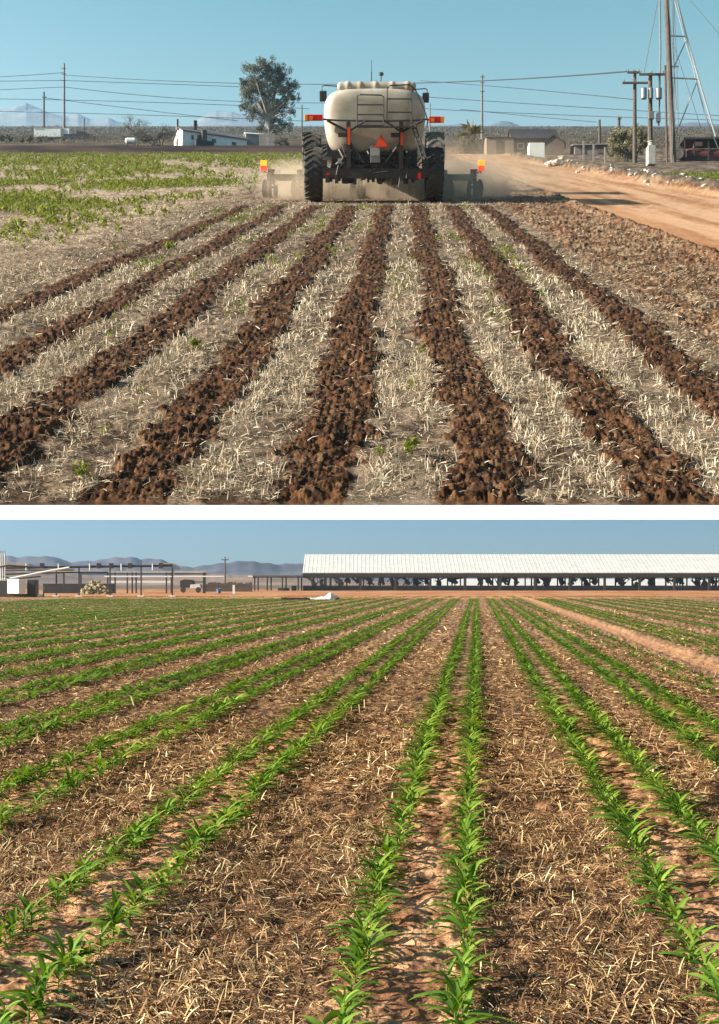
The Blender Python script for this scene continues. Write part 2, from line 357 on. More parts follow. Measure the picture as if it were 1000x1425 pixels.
# ---- hillside: ploughed field, dirt road
def build_hillside():
    py = np.concatenate([np.arange(703, 230, -1.15), np.arange(230, 196, -.7), [195.8, 195.2, 194.7, 194.3, 194, 193.8, 193.6]])
    rz = (YL-py)/F; Dr = H1*(ca+sa*rz)/(sa-ca*rz)
    Dr[-1] = 3900
    q = np.concatenate([np.linspace(-.297, -.285, 6), np.linspace(-.284, .284, 830), np.linspace(.286, .40, 150)])
    Dg, q_ = np.meshgrid(Dr, q, indexing='ij')
    yw = Dg*ca+H1*sa; X = q_*yw+1.6*np.clip((q_-.286)/.114, 0, 1)
    Z = HU(X, Dg); x, y, z = U(X, Dg, Z)
    V = np.stack([x, y, z], 2); X = X-KU*Dg
    m = strip_mask(X, Dg); n1 = fbm(X*2.3, Dg*1.1, 61); n2 = fbm(X*14, Dg*9, 62, 3); n3 = fbm(X*.35, Dg*.12, 63)
    c = lerp3((.06,.036,.022), (.25,.17,.11), smooth((n2-.38)*3.4))
    c = lerp3(c, np.array([.34,.255,.175]), .45*smooth((n1-.4)*3))
    sl = X/HS
    far_l = smooth((-sl-2.6)/.8); c = lerp3(c, lerp3((.24,.16,.10), (.46,.35,.24), smooth((n1*.5+n2*.5-.38)*4)), far_l)
    right = smooth((sl-1.4)/.25); c = lerp3(c, lerp3((.10,.045,.022), (.30,.165,.085), smooth((n2-.38)*3)), right); c = lerp3(c, np.array([.40,.29,.18]), right*.6*smooth((fbm(X*5, Dg*3, 77, 3)-.55)*8))
    soil = lerp3((.034,.0155,.008), (.118,.053,.023), smooth((fbm(X*16, Dg*12, 66, 4)-.3)*2.4)); soil = lerp3(soil, np.array([.19,.11,.06]), .6*smooth((fbm(X*22, Dg*18, 68, 3)-.6)*8))
    c = lerp3(c, soil, smooth(m*2.6))
    rd = road_mask(X, Dg); tr = fbm(X*2.5, Dg*.12, 67, 4)
    rc = lerp3((.33,.155,.07), (.54,.32,.18), smooth((tr*.7+.3*fbm(X*6, Dg*2, 79, 3)-.3)*2.7)); rc = lerp3(rc, np.array([.45,.20,.085]), smooth((3.5*HS-X)/1.6)*.8*smooth((60-Dg)/25))
    c = lerp3(c, rc, rd)
    rr = smooth((sl-5.9)/.3); c = lerp3(c, lerp3((.09,.065,.045), (.25,.18,.12), smooth((n1-.35)*2.8)), rr)
    gr = smooth((sl-7.6)/.5)*smooth((Dg-40)/8)*smooth((72-Dg)/6)*smooth((n1-.25)*4); c = lerp3(c, np.array([.12,.16,.045]), gr*.9)
    bk = smooth((Dg-163)/6)*smooth((-.028-q_)/.01); bk2 = bk*smooth((206-Dg)/8)
    far = smooth((Dg-190)/20); c = lerp3(c, lerp3((.075,.055,.03), (.17,.12,.07), smooth((n3-.35)*3)), far)
    c = lerp3(c, lerp3((.03,.016,.010), (.085,.048,.030), smooth((fbm(X*.2, Dg*.5, 69)-.35)*3)), bk2)
    Fq = grid_faces(len(Dr), len(q)); rf = (rd[:-1, :-1]+rd[1:, 1:])*.5 > .5
    for nm, msk, mm in (('ploughed_field', ~rf, M['field']), ('dirt_road', rf, M['road'])):
        ff = Fq[msk]; u, inv = np.unique(ff, return_inverse=True)
        o = npmesh(nm, V.reshape(-1, 3)[u], inv.reshape(-1, 4), mm, col=c.reshape(-1, 3)[u], smoothsh=True); tag(o, kind='structure')
    # body of the terrace under the soil
    vs = []
    TD = (D0+.03, 40, 110, 150, 167, 180, 200, 240, 330, 500, 900, 1500, 3900)
    for D in TD:
        for qq in (-.296, .399):
            yw = D*ca+H1*sa
            for th in (.03+.004*(D-D0), .05+.008*(D-D0)): xx = qq*yw+(1.58 if qq > 0 else 0); vs.append(U(xx, D, -th+float(rise(np.array(xx), np.array(D)))))
    fs = []
    for i in range(len(TD)-1):
        a, b = i*4, i*4+4
        fs += [(a, a+2, b+2, b), (a+1, b+1, b+3, a+3), (a, b, b+1, a+1), (a+2, a+3, b+3, b+2)]
    e = 4*(len(TD)-1); fs += [(0, 1, 3, 2), (e, e+2, e+3, e+1)]
    tag(MB().add(vs, fs).build('terrace', M['conc']), kind='structure')
build_hillside()
# white divider added on the hillside's front edge, sloped to catch the sun
def divider():
    P1 = U(0, D0, 0); y1, z1 = P1[1]-.002, P1[2]
    y0 = y1-.13; z0 = H2+(YL-723)/F*y0
    x0, x1 = -.297*y1, .40*y1+1.6
    o = MB().prismx([(y1, z1), (y0, z0), (y1+.02, z0+.016), (y1+.02, z1-.016), (y1, z1-.016)], x0, x1).build('divider', M['white'])
    tag(o, 'long plain white divider added along the front edge of the ploughed field', 'divider')
divider()
# ---- level maize field
def build_field():
    py = np.concatenate([np.arange(1480, 1426, -8), np.arange(1426, 836, -1.25), np.arange(836, 818, -.8), [817, 816, 815, 814, 813, 812, 811, 810, 809]])
    yr = np.concatenate([[-60, -20, -5, 0, 1.5, 2.6], H2*F/(py-YL)]); yr[-1] = 4500
    q = np.concatenate([[-6, -3, -1.5, -.8, -.5], np.linspace(-.34, -.302, 170), np.linspace(-.30, .30, 830), np.linspace(.302, .34, 170), [.5, .8, 1.5, 3, 6]])
    yg, qg = np.meshgrid(yr, q, indexing='ij'); xg = np.clip(qg*np.maximum(np.abs(yg), 3.0)+np.sign(qg)*2.2*np.clip((np.abs(qg)-.30)/.04, 0, 1), -1900, 1900)
    Z = HL(xg, yg); V = np.stack([xg, yg, Z], 2); xg = xg-KL*yg
    n1 = fbm(xg*2, yg*1.3, 71); n2 = fbm(xg*13, yg*9, 72, 3); n3 = fbm(xg*.25, yg*.1, 73)
    c = lerp3((.05,.028,.02), (.33,.175,.09), smooth((n2-.38)*3.6)); c = lerp3(c, np.array([.42,.22,.11]), .4*smooth((n1-.45)*3))
    rown = np.zeros_like(xg)
    for r0 in ROWC: rown = np.maximum(rown, smooth((.30-np.abs(xg-r0))/.1))
    c = lerp3(c, lerp3((.27,.125,.06), (.64,.35,.18), smooth((n2-.32)*3)), rown*.92)
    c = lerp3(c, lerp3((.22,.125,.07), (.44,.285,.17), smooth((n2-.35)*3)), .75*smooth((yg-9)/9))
    sl = xg/H2; path = smooth((sl-2.4+(n1-.5)*.3)/.15)*smooth((3.05-sl+(n1-.5)*.3)/.15)
    c = lerp3(c, np.array([.50,.27,.15]), path)
    tan2 = smooth((sl-3.0)/.2)*smooth((4.6-sl)/.2); c = lerp3(c, lerp3((.25,.14,.09), (.46,.27,.16), smooth((n1-.3)*2.5)), tan2)
    cross = smooth((yg-92)/5); c = lerp3(c, lerp3((.42,.165,.07), (.55,.29,.15), smooth((n3-.3)*3)), cross)
    far = smooth((yg-330)/120); c = lerp3(c, np.array([.20,.135,.09]), far)
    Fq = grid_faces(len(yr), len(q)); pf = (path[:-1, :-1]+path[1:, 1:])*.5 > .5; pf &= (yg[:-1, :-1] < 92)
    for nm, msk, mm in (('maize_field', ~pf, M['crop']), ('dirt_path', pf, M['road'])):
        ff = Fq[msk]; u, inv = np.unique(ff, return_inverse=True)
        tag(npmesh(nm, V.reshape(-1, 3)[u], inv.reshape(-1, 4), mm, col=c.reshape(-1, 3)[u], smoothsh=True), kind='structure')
build_field()
# ---- hills
def hills(name, prof, toW, depth, base, colA, colB, seed, up=0.0):
    """ridge whose skyline follows prof [(px, py)]; toW(px) -> (x, y0, zfoot, metres per px)"""
    xs = np.linspace(prof[0][0], prof[-1][0], 260); ys = np.interp(xs, [p[0] for p in prof], [p[1] for p in prof])
    nt_ = 26; t = np.linspace(0, 1, nt_); V = np.zeros((nt_, len(xs), 3))
    for i, (px, py) in enumerate(zip(xs, ys)):
        x, y0, zf, mp = toW(px); h = max((base-py+1.6*(fbm(np.array(px*.13), np.array(seed*1.0), seed, 3)-.5))*mp*(1+.55*depth/y0), .5)
        for j, tt in enumerate(t):
            sh = min(tt/.55, 1, (1-tt)/.45); sh = max(sh, 0)**.9
            V[j, i] = (x*(1+tt*depth/y0), y0+tt*depth, zf+h*sh+up*tt*depth)
    X, Y = V[..., 0], V[..., 1]
    wgt = np.sin(PI*t)[:, None]; Hh = V[..., 2]-V[0:1, :, 2]-up*t[:, None]*depth
    rs = depth/5; rg = np.abs(fbm(X/rs, Y/rs, seed)-.5)*2
    V[..., 2] += (rg-.35)*Hh*.55*np.where(np.abs(t[:, None]-.55) < .03, .12, 1)*wgt
    c = lerp3(colA, colB, smooth((fbm(X/90, Y/60, seed+3)-.3)*2.5))
    o = npmesh(name, V, grid_faces(nt_, len(xs)).reshape(-1, 4), M['hill'], col=c.reshape(-1, 3), smoothsh=True)
    return tag(o, kind='structure')
def toL(d, zf=-2.2): return lambda px: ((px-500)/F*d, d, zf, d/F)
hills('hills', [(-60, 774), (0, 771), (12, 768), (24, 772), (36, 769.5), (52, 770), (64, 769), (75, 770), (86, 774), (98, 779), (108, 777), (120, 776), (130, 777), (140, 774), (152, 775), (163, 772), (174, 773), (184, 770.5), (190, 772), (196, 775), (206, 772.5), (216, 774), (226, 774), (236, 779), (246, 783), (258, 784), (268, 786), (280, 783), (292, 782), (304, 779), (316, 779.5), (328, 776), (340, 777), (352, 776.5), (364, 779), (376, 780), (388, 784), (400, 782), (412, 783), (424, 780), (445, 786), (480, 794), (520, 800), (1060, 801)], toL(1500), 420, 808.5, (.075,.07,.11), (.135,.12,.155), 81)  # lavender tone paints distance haze into the slope colour
hills('foothills', [(-60, 780), (5, 778), (40, 779), (60, 785), (90, 792), (130, 797), (200, 797), (300, 793), (380, 797), (460, 803), (560, 805)], toL(1000), 220, 809, (.24,.15,.11), (.34,.22,.15), 85)
def toU(D): 
    def f(px):
        P, X = pixU_D(px, D); return P.x, P.y, P.z-6, D*ca/F
    return f
hills('mountains', [(-80, 169), (-30, 157), (0, 159), (18, 154), (36, 148), (52, 155), (66, 162), (84, 166), (96, 168), (108, 164), (125, 172), (150, 170), (165, 176), (195, 180)], toU(3600), 900, 190, (.22,.25,.26), (.27,.29,.30), 91, sa/ca)  # paler blue-grey than rock: haze painted into the colour
hills('mountains', [(255, 186), (285, 166), (300, 160), (322, 162), (345, 168), (372, 176), (400, 186)], toU(3650), 700, 190, (.22,.25,.26), (.27,.29,.30), 93, sa/ca)  # same haze-pale colour as the range to the left
hills('mountains', [(560, 186), (600, 183), (640, 180), (676, 185), (688, 179), (697, 175), (712, 178), (722, 183), (760, 185), (790, 188), (800, 182), (812, 186), (830, 188), (905, 186), (930, 182), (958, 178), (982, 178), (1005, 181), (1060, 184), (1100, 186)], toU(3300), 700, 191, (.12,.12,.13), (.2,.18,.18), 95, sa/ca)
# ================================================================== STRAW, WEEDS, MAIZE
def rand_hill(n, D_a, D_b, seed, qa=-.30, qb=.31):
    g = np.random.default_rng(seed); D = np.sqrt(g.uniform(D_a**2, D_b**2, n)); q = g.uniform(qa, qb, n)
    yw = D*ca+H1*sa
    if qb > .3: q = (q-qa)/(qb-qa); return qa*yw+q*((qb-qa)*yw+1.4), D, g
    return q*yw, D, g
def hill_points(X, D, dz=0.0): return np.stack(U(X, D, HU(X, D)+dz), 1)
def straw_hill():
    parts = []
    for a, b, n, L0, W0, sd in ((D0+.05, 12, 130000, .055, .0052, 1), (12, 20, 80000, .07, .009, 2), (20, 42, 90000, .06, .011, 3)):
        X, D, g = rand_hill(n, a, b, sd); Xs = X-KU*D
        m = strip_mask(Xs, D); sl = Xs/HS; den = .25+1.1*smooth((fbm(Xs*2.6, D*1.3, 101)-.40)*4)
        frac = (Xs-STRIPS[0])/(STRIPS[1]-STRIPS[0])/1.0
        ridge = np.zeros(n)
        for i in range(7):
            cc = STRIPS[i]*.62+STRIPS[i+1]*.38; ridge = np.maximum(ridge, np.exp(-((Xs-cc)/.10)**2)); cc = STRIPS[i]*.3+STRIPS[i+1]*.7
            ridge = np.maximum(ridge, .7*np.exp(-((Xs-cc)/.09)**2))
        den = den*(.45+.9*ridge)
        den = np.where(sl > 1.45, .30, den); den = np.where(sl < -2.5, .62, den)
        den *= (1-.94*m)*(1-road_mask(Xs, D))*(sl < 2.6)
        k = g.uniform(0, 1, n) < den; X, D, Xs, ridge = X[k], D[k], Xs[k], ridge[k]; N = len(X)
        stand = g.uniform(0, 1, N) < (.08+.30*ridge)*(Xs < STRIPS[-1]+.5)
        P = hill_points(X, D, .004)
        L = g.uniform(.5, 1.5, N)*L0*np.where(stand, .9, 1.0); L = np.where(D < D0+.3, np.minimum(L, .05), L)
        p0 = np.where(stand, g.uniform(.8, 1.5, N), g.uniform(-.05, .45, N)); p1 = p0-g.uniform(0, .7, N)
        V, Fq = ribbons(P, g.uniform(0, 2*PI, N), p0+AL*.3, p1, L, g.uniform(.45, 1.3, N)*W0, [1, 1, .7], roll=g.uniform(-1.2, 1.2, N))
        T = np.repeat(np.clip(g.normal(.60, .24, N)+.05*stand-.15*(Xs > STRIPS[-1]+.3), 0, 1), V.shape[1]); parts.append((V, Fq, T))
    for a, b, n, sz, sd in ((D0+.06, 12, 120000, .020, 5), (12, 24, 120000, .032, 6)):     # chaff and broken bits lying flat
        X, D, g = rand_hill(n, a, b, sd); Xs = X-KU*D
        k = g.uniform(0, 1, n) < (1-.9*strip_mask(Xs, D))*(1-road_mask(Xs, D))*(Xs < 2.6*HS)*(.4+.8*smooth((fbm(Xs*2.6, D*1.3, 101)-.4)*4)); X, D = X[k], D[k]; P = hill_points(X, D, .006)
        V, Fq = leaf_quads(np.zeros((len(P), 3)), sz, .35, sd); V[:, :, 2] *= .3; V = V+P[:, None, :]; parts.append((V, Fq, np.repeat(np.clip(g.normal(.45, .28, len(P)), 0, 1), 4)))
    V, Fq, T = merge(parts); tag(npmesh('straw', V, Fq, M['straw'], tint=T), kind='stuff')
straw_hill()
def weed_mesh(C, size, seed, up=.5):
    """tufts of small upright leaves; C (N,3) roots, size (N,)"""
    g = np.random.default_rng(seed); k = 9; N = len(C); P = np.repeat(C, k, 0); s = np.repeat(size, k)
    P = P+np.stack([g.normal(0, .22, N*k)*s, g.normal(0, .22, N*k)*s, g.uniform(0, .45, N*k)*s], 1)
    V, Fq = ribbons(P, g.uniform(0, 2*PI, N*k), g.uniform(.3, 1.3, N*k), g.uniform(-.3, .6, N*k), s*g.uniform(.3, .75, N*k), s*g.uniform(.16, .3, N*k), [.4, 1, .25], roll=g.uniform(-.6, .6, N*k))
    T = np.repeat(np.clip(g.normal(.52, .2, N*k), 0, 1), V.shape[1]); return V, Fq, T
def weeds_hill():
    parts = []
    for a, b, n, sz, sd in ((12, 26, 5200, .12, 11), (26, 60, 15000, .2, 12), (60, 166, 14000, .34, 13)):
        X, D, g = rand_hill(n, a, b, sd, -.31, .0); Xs = X-KU*D; sl = Xs/HS
        pt = fbm(Xs*.42, D*.16, 111, 4)+(.05 if a > 25 else 0)+np.clip((-sl-4)/10, 0, .09)
        den = smooth((pt+.10*(fbm(Xs*2.5, D*1.0, 113, 2)-.5)-.475)*4.5)*.45*smooth((-sl-2.6)/2.6)
        k = g.uniform(0, 1, n) < den; C = hill_points(X[k], D[k]); s = g.uniform(.5, 1.4, k.sum())*sz
        parts.append(weed_mesh(C, s, sd))
    X, D, g = rand_hill(9000, 8, 38, 14, -.2, .15); Xs = X-KU*D; sl = Xs/HS        # thin green between the furrows near the machine
    den = smooth((fbm(Xs*1.6, D*.35, 117, 3)-.53)*8)*(1-strip_mask(Xs, D))*(sl < 1.0)*(sl > -2.6)*np.clip((D-9)/14, .12, .8)
    k = g.uniform(0, 1, len(X)) < den; parts.append(weed_mesh(hill_points(X[k], D[k]), g.uniform(.4, 1.2, k.sum())*.085, 15))
    X, D, g = rand_hill(2600, 40, 74, 16, .2, .31); Xs = X-KU*D; sl = Xs/HS
    k = (sl > 7.4) & (g.uniform(0, 1, len(X)) < .8); parts.append(weed_mesh(hill_points(X[k], D[k]), g.uniform(.4, 1.0, k.sum())*.22, 17))
    V, Fq, T = merge(parts); tag(npmesh('weeds', V, Fq, M['weed'], tint=T), kind='stuff')
weeds_hill()
def single_weed(px, py, size, label, seed):
    P, X, D = pixU(px, py); C = np.array(hill_points(np.array([X]), np.array([D]))[0])
    g = np.random.default_rng(seed); n = 5; cs = np.array([[0, 0, 0]])+np.stack([g.normal(0, .12, n)*size, g.normal(0, .12, n)*size, g.uniform(0, .5, n)*size], 1)
    V, Fq, T = weed_mesh(cs, np.full(n, size*.62), seed)
    o = npmesh('weed', V, Fq, M['weed'], tint=T); o.location = C; tag(o, label, 'weed', 'green weeds between the furrows')
for i, (px, py, sz, lb) in enumerate([(571, 642, .15, 'largest green weed in the stubble at the front, between two dark furrows'), (527, 640, .07, 'small pale weed in the stubble left of the largest front weed'),
        (238, 352, .24, 'upright green weed beside the second dark furrow from the left'), (229, 305, .30, 'bushy green weed standing alone in bare straw left of the furrows'),
        (270, 490, .16, 'low green weed flat in straw between the third and fourth furrow'), (110, 672, .13, 'yellowish green weed at the front left in pale straw')]):
    single_weed(px, py, sz, lb, 240+i)
# ---- maize field: residue, then the plants
def rand_level(n, a, b, seed, qa=-.29, qb=.29):
    g = np.random.default_rng(seed); y = np.sqrt(g.uniform(a*a, b*b, n)); return g.uniform(-1, 1, n)*(qb*y+1.5), y, g
def straw_level():
    parts = []
    for a, b, n, L0, W0, sd in ((3.5, 7, 250000, .048, .0032, 21), (7, 12, 120000, .062, .005, 22), (12, 26, 110000, .075, .008, 23), (26, 60, 40000, .11, .018, 24)):
        x, y, g = rand_level(n, a, b, sd); u = x-KL*y; sl = u/H2
        dr = np.min(np.abs(u[:, None]-np.concatenate([ROWC, ROWC2])[None]), 1)
        den = smooth((dr-.14)/.22)*(.35+1.0*smooth((fbm(u*2.2, y*1.5, 121)-.35)*3.5))
        den = np.where((sl > 2.35) & (sl < 3.1), .05, den); den = np.where(sl > 3.1, den*.6, den)
        k = g.uniform(0, 1, n) < den; x, y = x[k], y[k]; N = len(x)
        P = np.stack([x, y, HL(x, y)+.003], 1); st = g.uniform(0, 1, N) < np.interp(y, [6, 14], [.15, .03])
        p0 = np.where(st, g.uniform(.4, 1.3, N), g.uniform(-.05, .35, N)); p1 = p0-g.uniform(0, 1.0, N)
        V, Fq = ribbons(P, g.uniform(0, 2*PI, N), p0, p1, g.uniform(.4, 1.6, N)*L0, g.uniform(.5, 1.5, N)*W0, [1, 1, 1, .6], roll=g.uniform(-1.1, 1.1, N))
        pat = smooth((fbm((x-KL*y)*1.3, y*.7, 131, 3)-.47)*7)
        T = np.repeat(np.clip(g.normal(.46, .27, N)+.15*st-.13*pat, 0, 1), V.shape[1]); parts.append((V, Fq, T))
    for a, b, n, sz, sd in ((3.5, 8, 240000, .020, 27), (8, 22, 135000, .04, 28)):          # flat flakes of husk and leaf
        x, y, g = rand_level(n, a, b, sd); u = x-KL*y; sl = u/H2; dr = np.min(np.abs(u[:, None]-ROWC[None]), 1)
        k = g.uniform(0, 1, n) < smooth((dr+.02)/.26)*(.5+.8*smooth((fbm(u*2.2, y*1.5, 121)-.35)*3.5))*np.where((sl > 2.35) & (sl < 3.1), .1, 1); x, y = x[k], y[k]; P = np.stack([x, y, HL(x, y)+.006], 1)
        V, Fq = leaf_quads(np.zeros((len(P), 3)), sz, .35, sd); V[:, :, 2] *= .3; V = V+P[:, None, :]; parts.append((V, Fq, np.repeat(np.clip(g.normal(.36, .27, len(P))-.11*smooth((fbm((x-KL*y)*1.3, y*.7, 131, 3)-.47)*7), 0, 1), 4)))
    V, Fq, T = merge(parts); tag(npmesh('crop_residue', V, Fq, M['straw2'], tint=T), kind='stuff')
straw_level()
def maize_geom(seed, nl=7, nseg=6, cross=3, wide=1.0):
    """one young maize plant: leaves in two opposite ranks from a short stalk, about 0.2 m tall"""
    g = np.random.default_rng(seed); base = g.uniform(-.7, .7)
    i = np.arange(nl); yaw = base+PI*(i % 2)+g.normal(0, .5, nl)
    z = .012+.017*i*(6/nl)*1.15; P = np.stack([g.normal(0, .004, nl), g.normal(0, .004, nl), z], 1)
    f = i/(nl-1); p0 = .22+1.08*f+g.normal(0, .12, nl); p1 = -.75+1.3*f**2+g.normal(0, .22, nl)
    L = (.15+.08*np.sin(PI*np.clip(.15+.85*f, 0, 1)))*g.uniform(.6, 1.3, nl); W = (.025+.014*np.sin(PI*f))*g.uniform(.85, 1.2, nl)*wide
    prof = np.interp(np.linspace(0, 1, nseg), [0, .2, .45, .8, 1], [.55, .9, 1, .62, .04])
    V, Fq = ribbons(P, yaw, p0, p1, L, W, prof, cross=cross, fold=.5, roll=g.normal(0, .3, nl))
    tl = np.clip(g.normal(.38, .15, nl)+.34*f**1.5+g.normal(0, .08), 0, 1)[:, None]*np.ones((1, V.shape[1]))
    prt = np.linspace(-.12, .12, nseg)[None, :, None]*np.ones((nl, 1, cross)); tl = tl+prt.reshape(nl, -1)
    if cross == 3: tl = tl+np.tile([0, .16, 0], nseg)[None]
    V2 = V.reshape(-1, 3); T2 = tl.ravel()
    # stalk
    n = 6; zz = [0, .10*nl/7]; ang = np.arange(n)*2*PI/n
    sv_ = np.array([[.007*(1-.5*k)*math.cos(a), .007*(1-.5*k)*math.sin(a), zz[k]] for k in (0, 1) for a in ang])
    sf = np.array([[k, (k+1) % n, n+(k+1) % n, n+k] for k in range(n)])
    return merge([(V2, Fq, T2), (sv_, sf, np.full(len(sv_), .75))])
def maize():
    near = [maize_geom(300+i, 6+i % 4) for i in range(24)]; mid = [maize_geom(330+i, 6, 4, 2, 1.25) for i in range(8)]; far = [maize_geom(350+i, 5, 3, 2, 1.9) for i in range(6)]
    g = np.random.default_rng(5); pts = []
    for c in ROWC:
        for s in (-1, 1):
            y = 3.2
            while y < 92:
                st = (.066 if y < 30 else .11 if y < 55 else .2)*g.uniform(.75, 1.3); y += st
                u = c+s*.160*H2/1.2+g.normal(0, .016)+.05*(vnoise(np.array(y*.12), np.array(c), 7)-.5); x = u+KL*y
                if abs(x) < .30*y+1.7 and g.uniform() > .06: pts.append((x, y, g.choice([.34, .46, .54, .6, .68])*g.uniform(.9, 1.1)*float(np.interp(y, [5, 9, 14, 40], [1, 1.2, 1.5, 1.75]))))
    for c, dn in [(2.12*H2, .5), (3.25*H2, .6), (3.6*H2, .85), (3.95*H2, .7)]+[(r, .95) for r in ROWC2]:
        for s in (-1, 1):
            y = 9.0
            while y < 92:
                y += .17*g.uniform(.7, 1.4); u = c+s*.15+g.normal(0, .03); x = u+KL*y
                if abs(x) < .30*y+1.7 and g.uniform() < dn: pts.append((x, y, g.uniform(.65, 1.0)))
    for i in range(5200):          # far strip beyond the cross path, denser haze of leaves
        y = g.uniform(97, 118); x = g.uniform(-.29, .29)*y
        if math.sin((x-KL*y)/H2*2*PI) > -.3: pts.append((x, y, .7))
    pts = np.array(pts); z = HL(pts[:, 0], pts[:, 1]); o = np.argsort(pts[:, 1]); pts, z = pts[o], z[o]
    vis = (np.abs(pts[:, 0]) < .275*pts[:, 1]) & (pts[:, 1] > 3.75)
    sel = np.where(vis)[0][:300]; keep = np.ones(len(pts), bool); keep[sel] = False
    obs = []
    for j, i in enumerate(sel):
        v = j % len(near); sc = pts[i, 2]
        if j < len(near):
            V, Fq, T = near[v]; b = npmesh('maize_plant', V, Fq, M['corn'], tint=T, smoothsh=True); obs.append(b)
            tag(b, 'young green maize plant with arching leaves, one of the nearest in the twin rows', 'maize plant', 'young maize plants nearest the front'); ob = b
        else: ob = obs[v].copy(); COL.objects.link(ob)
        ob.location = (pts[i, 0], pts[i, 1], z[i]); ob.rotation_euler = (0, 0, PI*(j % 2)+g.normal(0, .35)); ob.scale = (sc, sc, sc*float(np.interp(pts[i, 1], [6, 14], [.8, .46])))
    parts = []; rest = np.where(keep)[0]; yy = pts[rest, 1]
    for lo, hi, lib in ((0, 14, near), (14, 32, mid), (32, 200, far)):
        idx = rest[(yy >= lo) & (yy < hi)]
        for v, (V, Fq, T) in enumerate(lib):
            I = idx[v::len(lib)]; a = g.integers(0, 2, len(I))*PI+g.normal(0, .4, len(I)); s = pts[I, 2]
            ca_, sa_ = np.cos(a)*s, np.sin(a)*s
            W = np.stack([V[None, :, 0]*ca_[:, None]-V[None, :, 1]*sa_[:, None]+pts[I, 0:1], V[None, :, 0]*sa_[:, None]+V[None, :, 1]*ca_[:, None]+pts[I, 1:2], V[None, :, 2]*(s*np.interp(pts[I, 1], [6, 14, 40], [.8, .46, .27]))[:, None]+z[I][:, None]], 2)
            FF = (Fq[None]+(np.arange(len(I))*len(V))[:, None, None]).reshape(-1, 4)
            parts.append((W, FF, np.clip(np.tile(T, (len(I), 1))+g.normal(0, .08, (len(I), 1)), 0, 1)))
    V, Fq, T = merge(parts); tag(npmesh('maize_rows', V, Fq, M['corn'], tint=T, smoothsh=True), kind='stuff')
maize()
# ================================================================== THINGS ON THE HILLSIDE
class At:
    """a thing standing upright on a point of the hillside or field; lx / lz turn photo pixels into metres in its own plane"""
    def __init__(s, name, label, cat, px, py=None, D=None, group=None, level=None, tilt=False, yaw=0):
        s.px = px
        if level is not None: s.P = Vector(((px-500)/F*level, level, float(HLbase(0, level)))); s.D = level
        elif D is not None: s.P, _ = pixU_D(px, D); s.D = D
        else: s.P, _, s.D = pixU(px, py)
        s.s = F/s.P.y; s.sv = s.s/ca if tilt else s.s
        s.py = YL-(s.P.z-H2)*s.s
        s.o = empty(name, s.P, label, cat, group, (AL if tilt else 0, 0, yaw))
    def x(s, px, y=0): return (px-s.px)/s.s*(1+y/s.P.y)
    def z(s, py, y=0): return (s.py-py)/s.sv*(1+y/s.P.y)
    def p(s, px, py, y=0): return (s.x(px, y), y, s.z(py, y)+(0))
def wheel(parent, cx, cy, r, w_, name='wheel', tyre='rubber', lugs=22, rim='grey'):
    hub = MB().lathe([(r*.10, -w_*.22), (r*.30, -w_*.20), (r*.50, -w_*.34), (r*.56, -w_*.36), (r*.56, w_*.36), (r*.50, w_*.34), (r*.30, w_*.20), (r*.10, w_*.22)], 20)
    h = hub.build(name, M[rim], parent, sm=False); h.location = (cx, cy, r)
    t = MB().lathe([(r*.56, -w_*.36), (r*.70, -w_*.48), (r*.86, -w_*.5), (r*.93, -w_*.44), (r*.955, -w_*.2), (r*.96, 0), (r*.955, w_*.2), (r*.93, w_*.44), (r*.86, w_*.5), (r*.70, w_*.48), (r*.56, w_*.36)], 36)
    for k in range(lugs):               # chevron tread bars
        for sgn in (-1, 1):
            a0 = 2*PI*(k+(.5 if sgn > 0 else 0))/lugs; v = []
            for (xx, da) in ((.02, .0), (.26, .10), (.50, .26)):
                for rr in (.93, 1.0 if xx < .4 else .975):
                    for dd in (-.035, .035):
                        a = a0+da+dd; v.append((sgn*xx*w_, r*rr*math.cos(a), r*rr*math.sin(a)))
            fs = []
            for i in (0, 1):
                b = i*4; fs += [(b, b+1, b+5, b+4), (b+2, b+6, b+7, b+3), (b, b+4, b+6, b+2), (b+1, b+3, b+7, b+5)]
            fs += [(0, 2, 3, 1), (8, 9, 11, 10)]; t.add(v, fs)
    t.build('tyre', M[tyre], h)
    return h
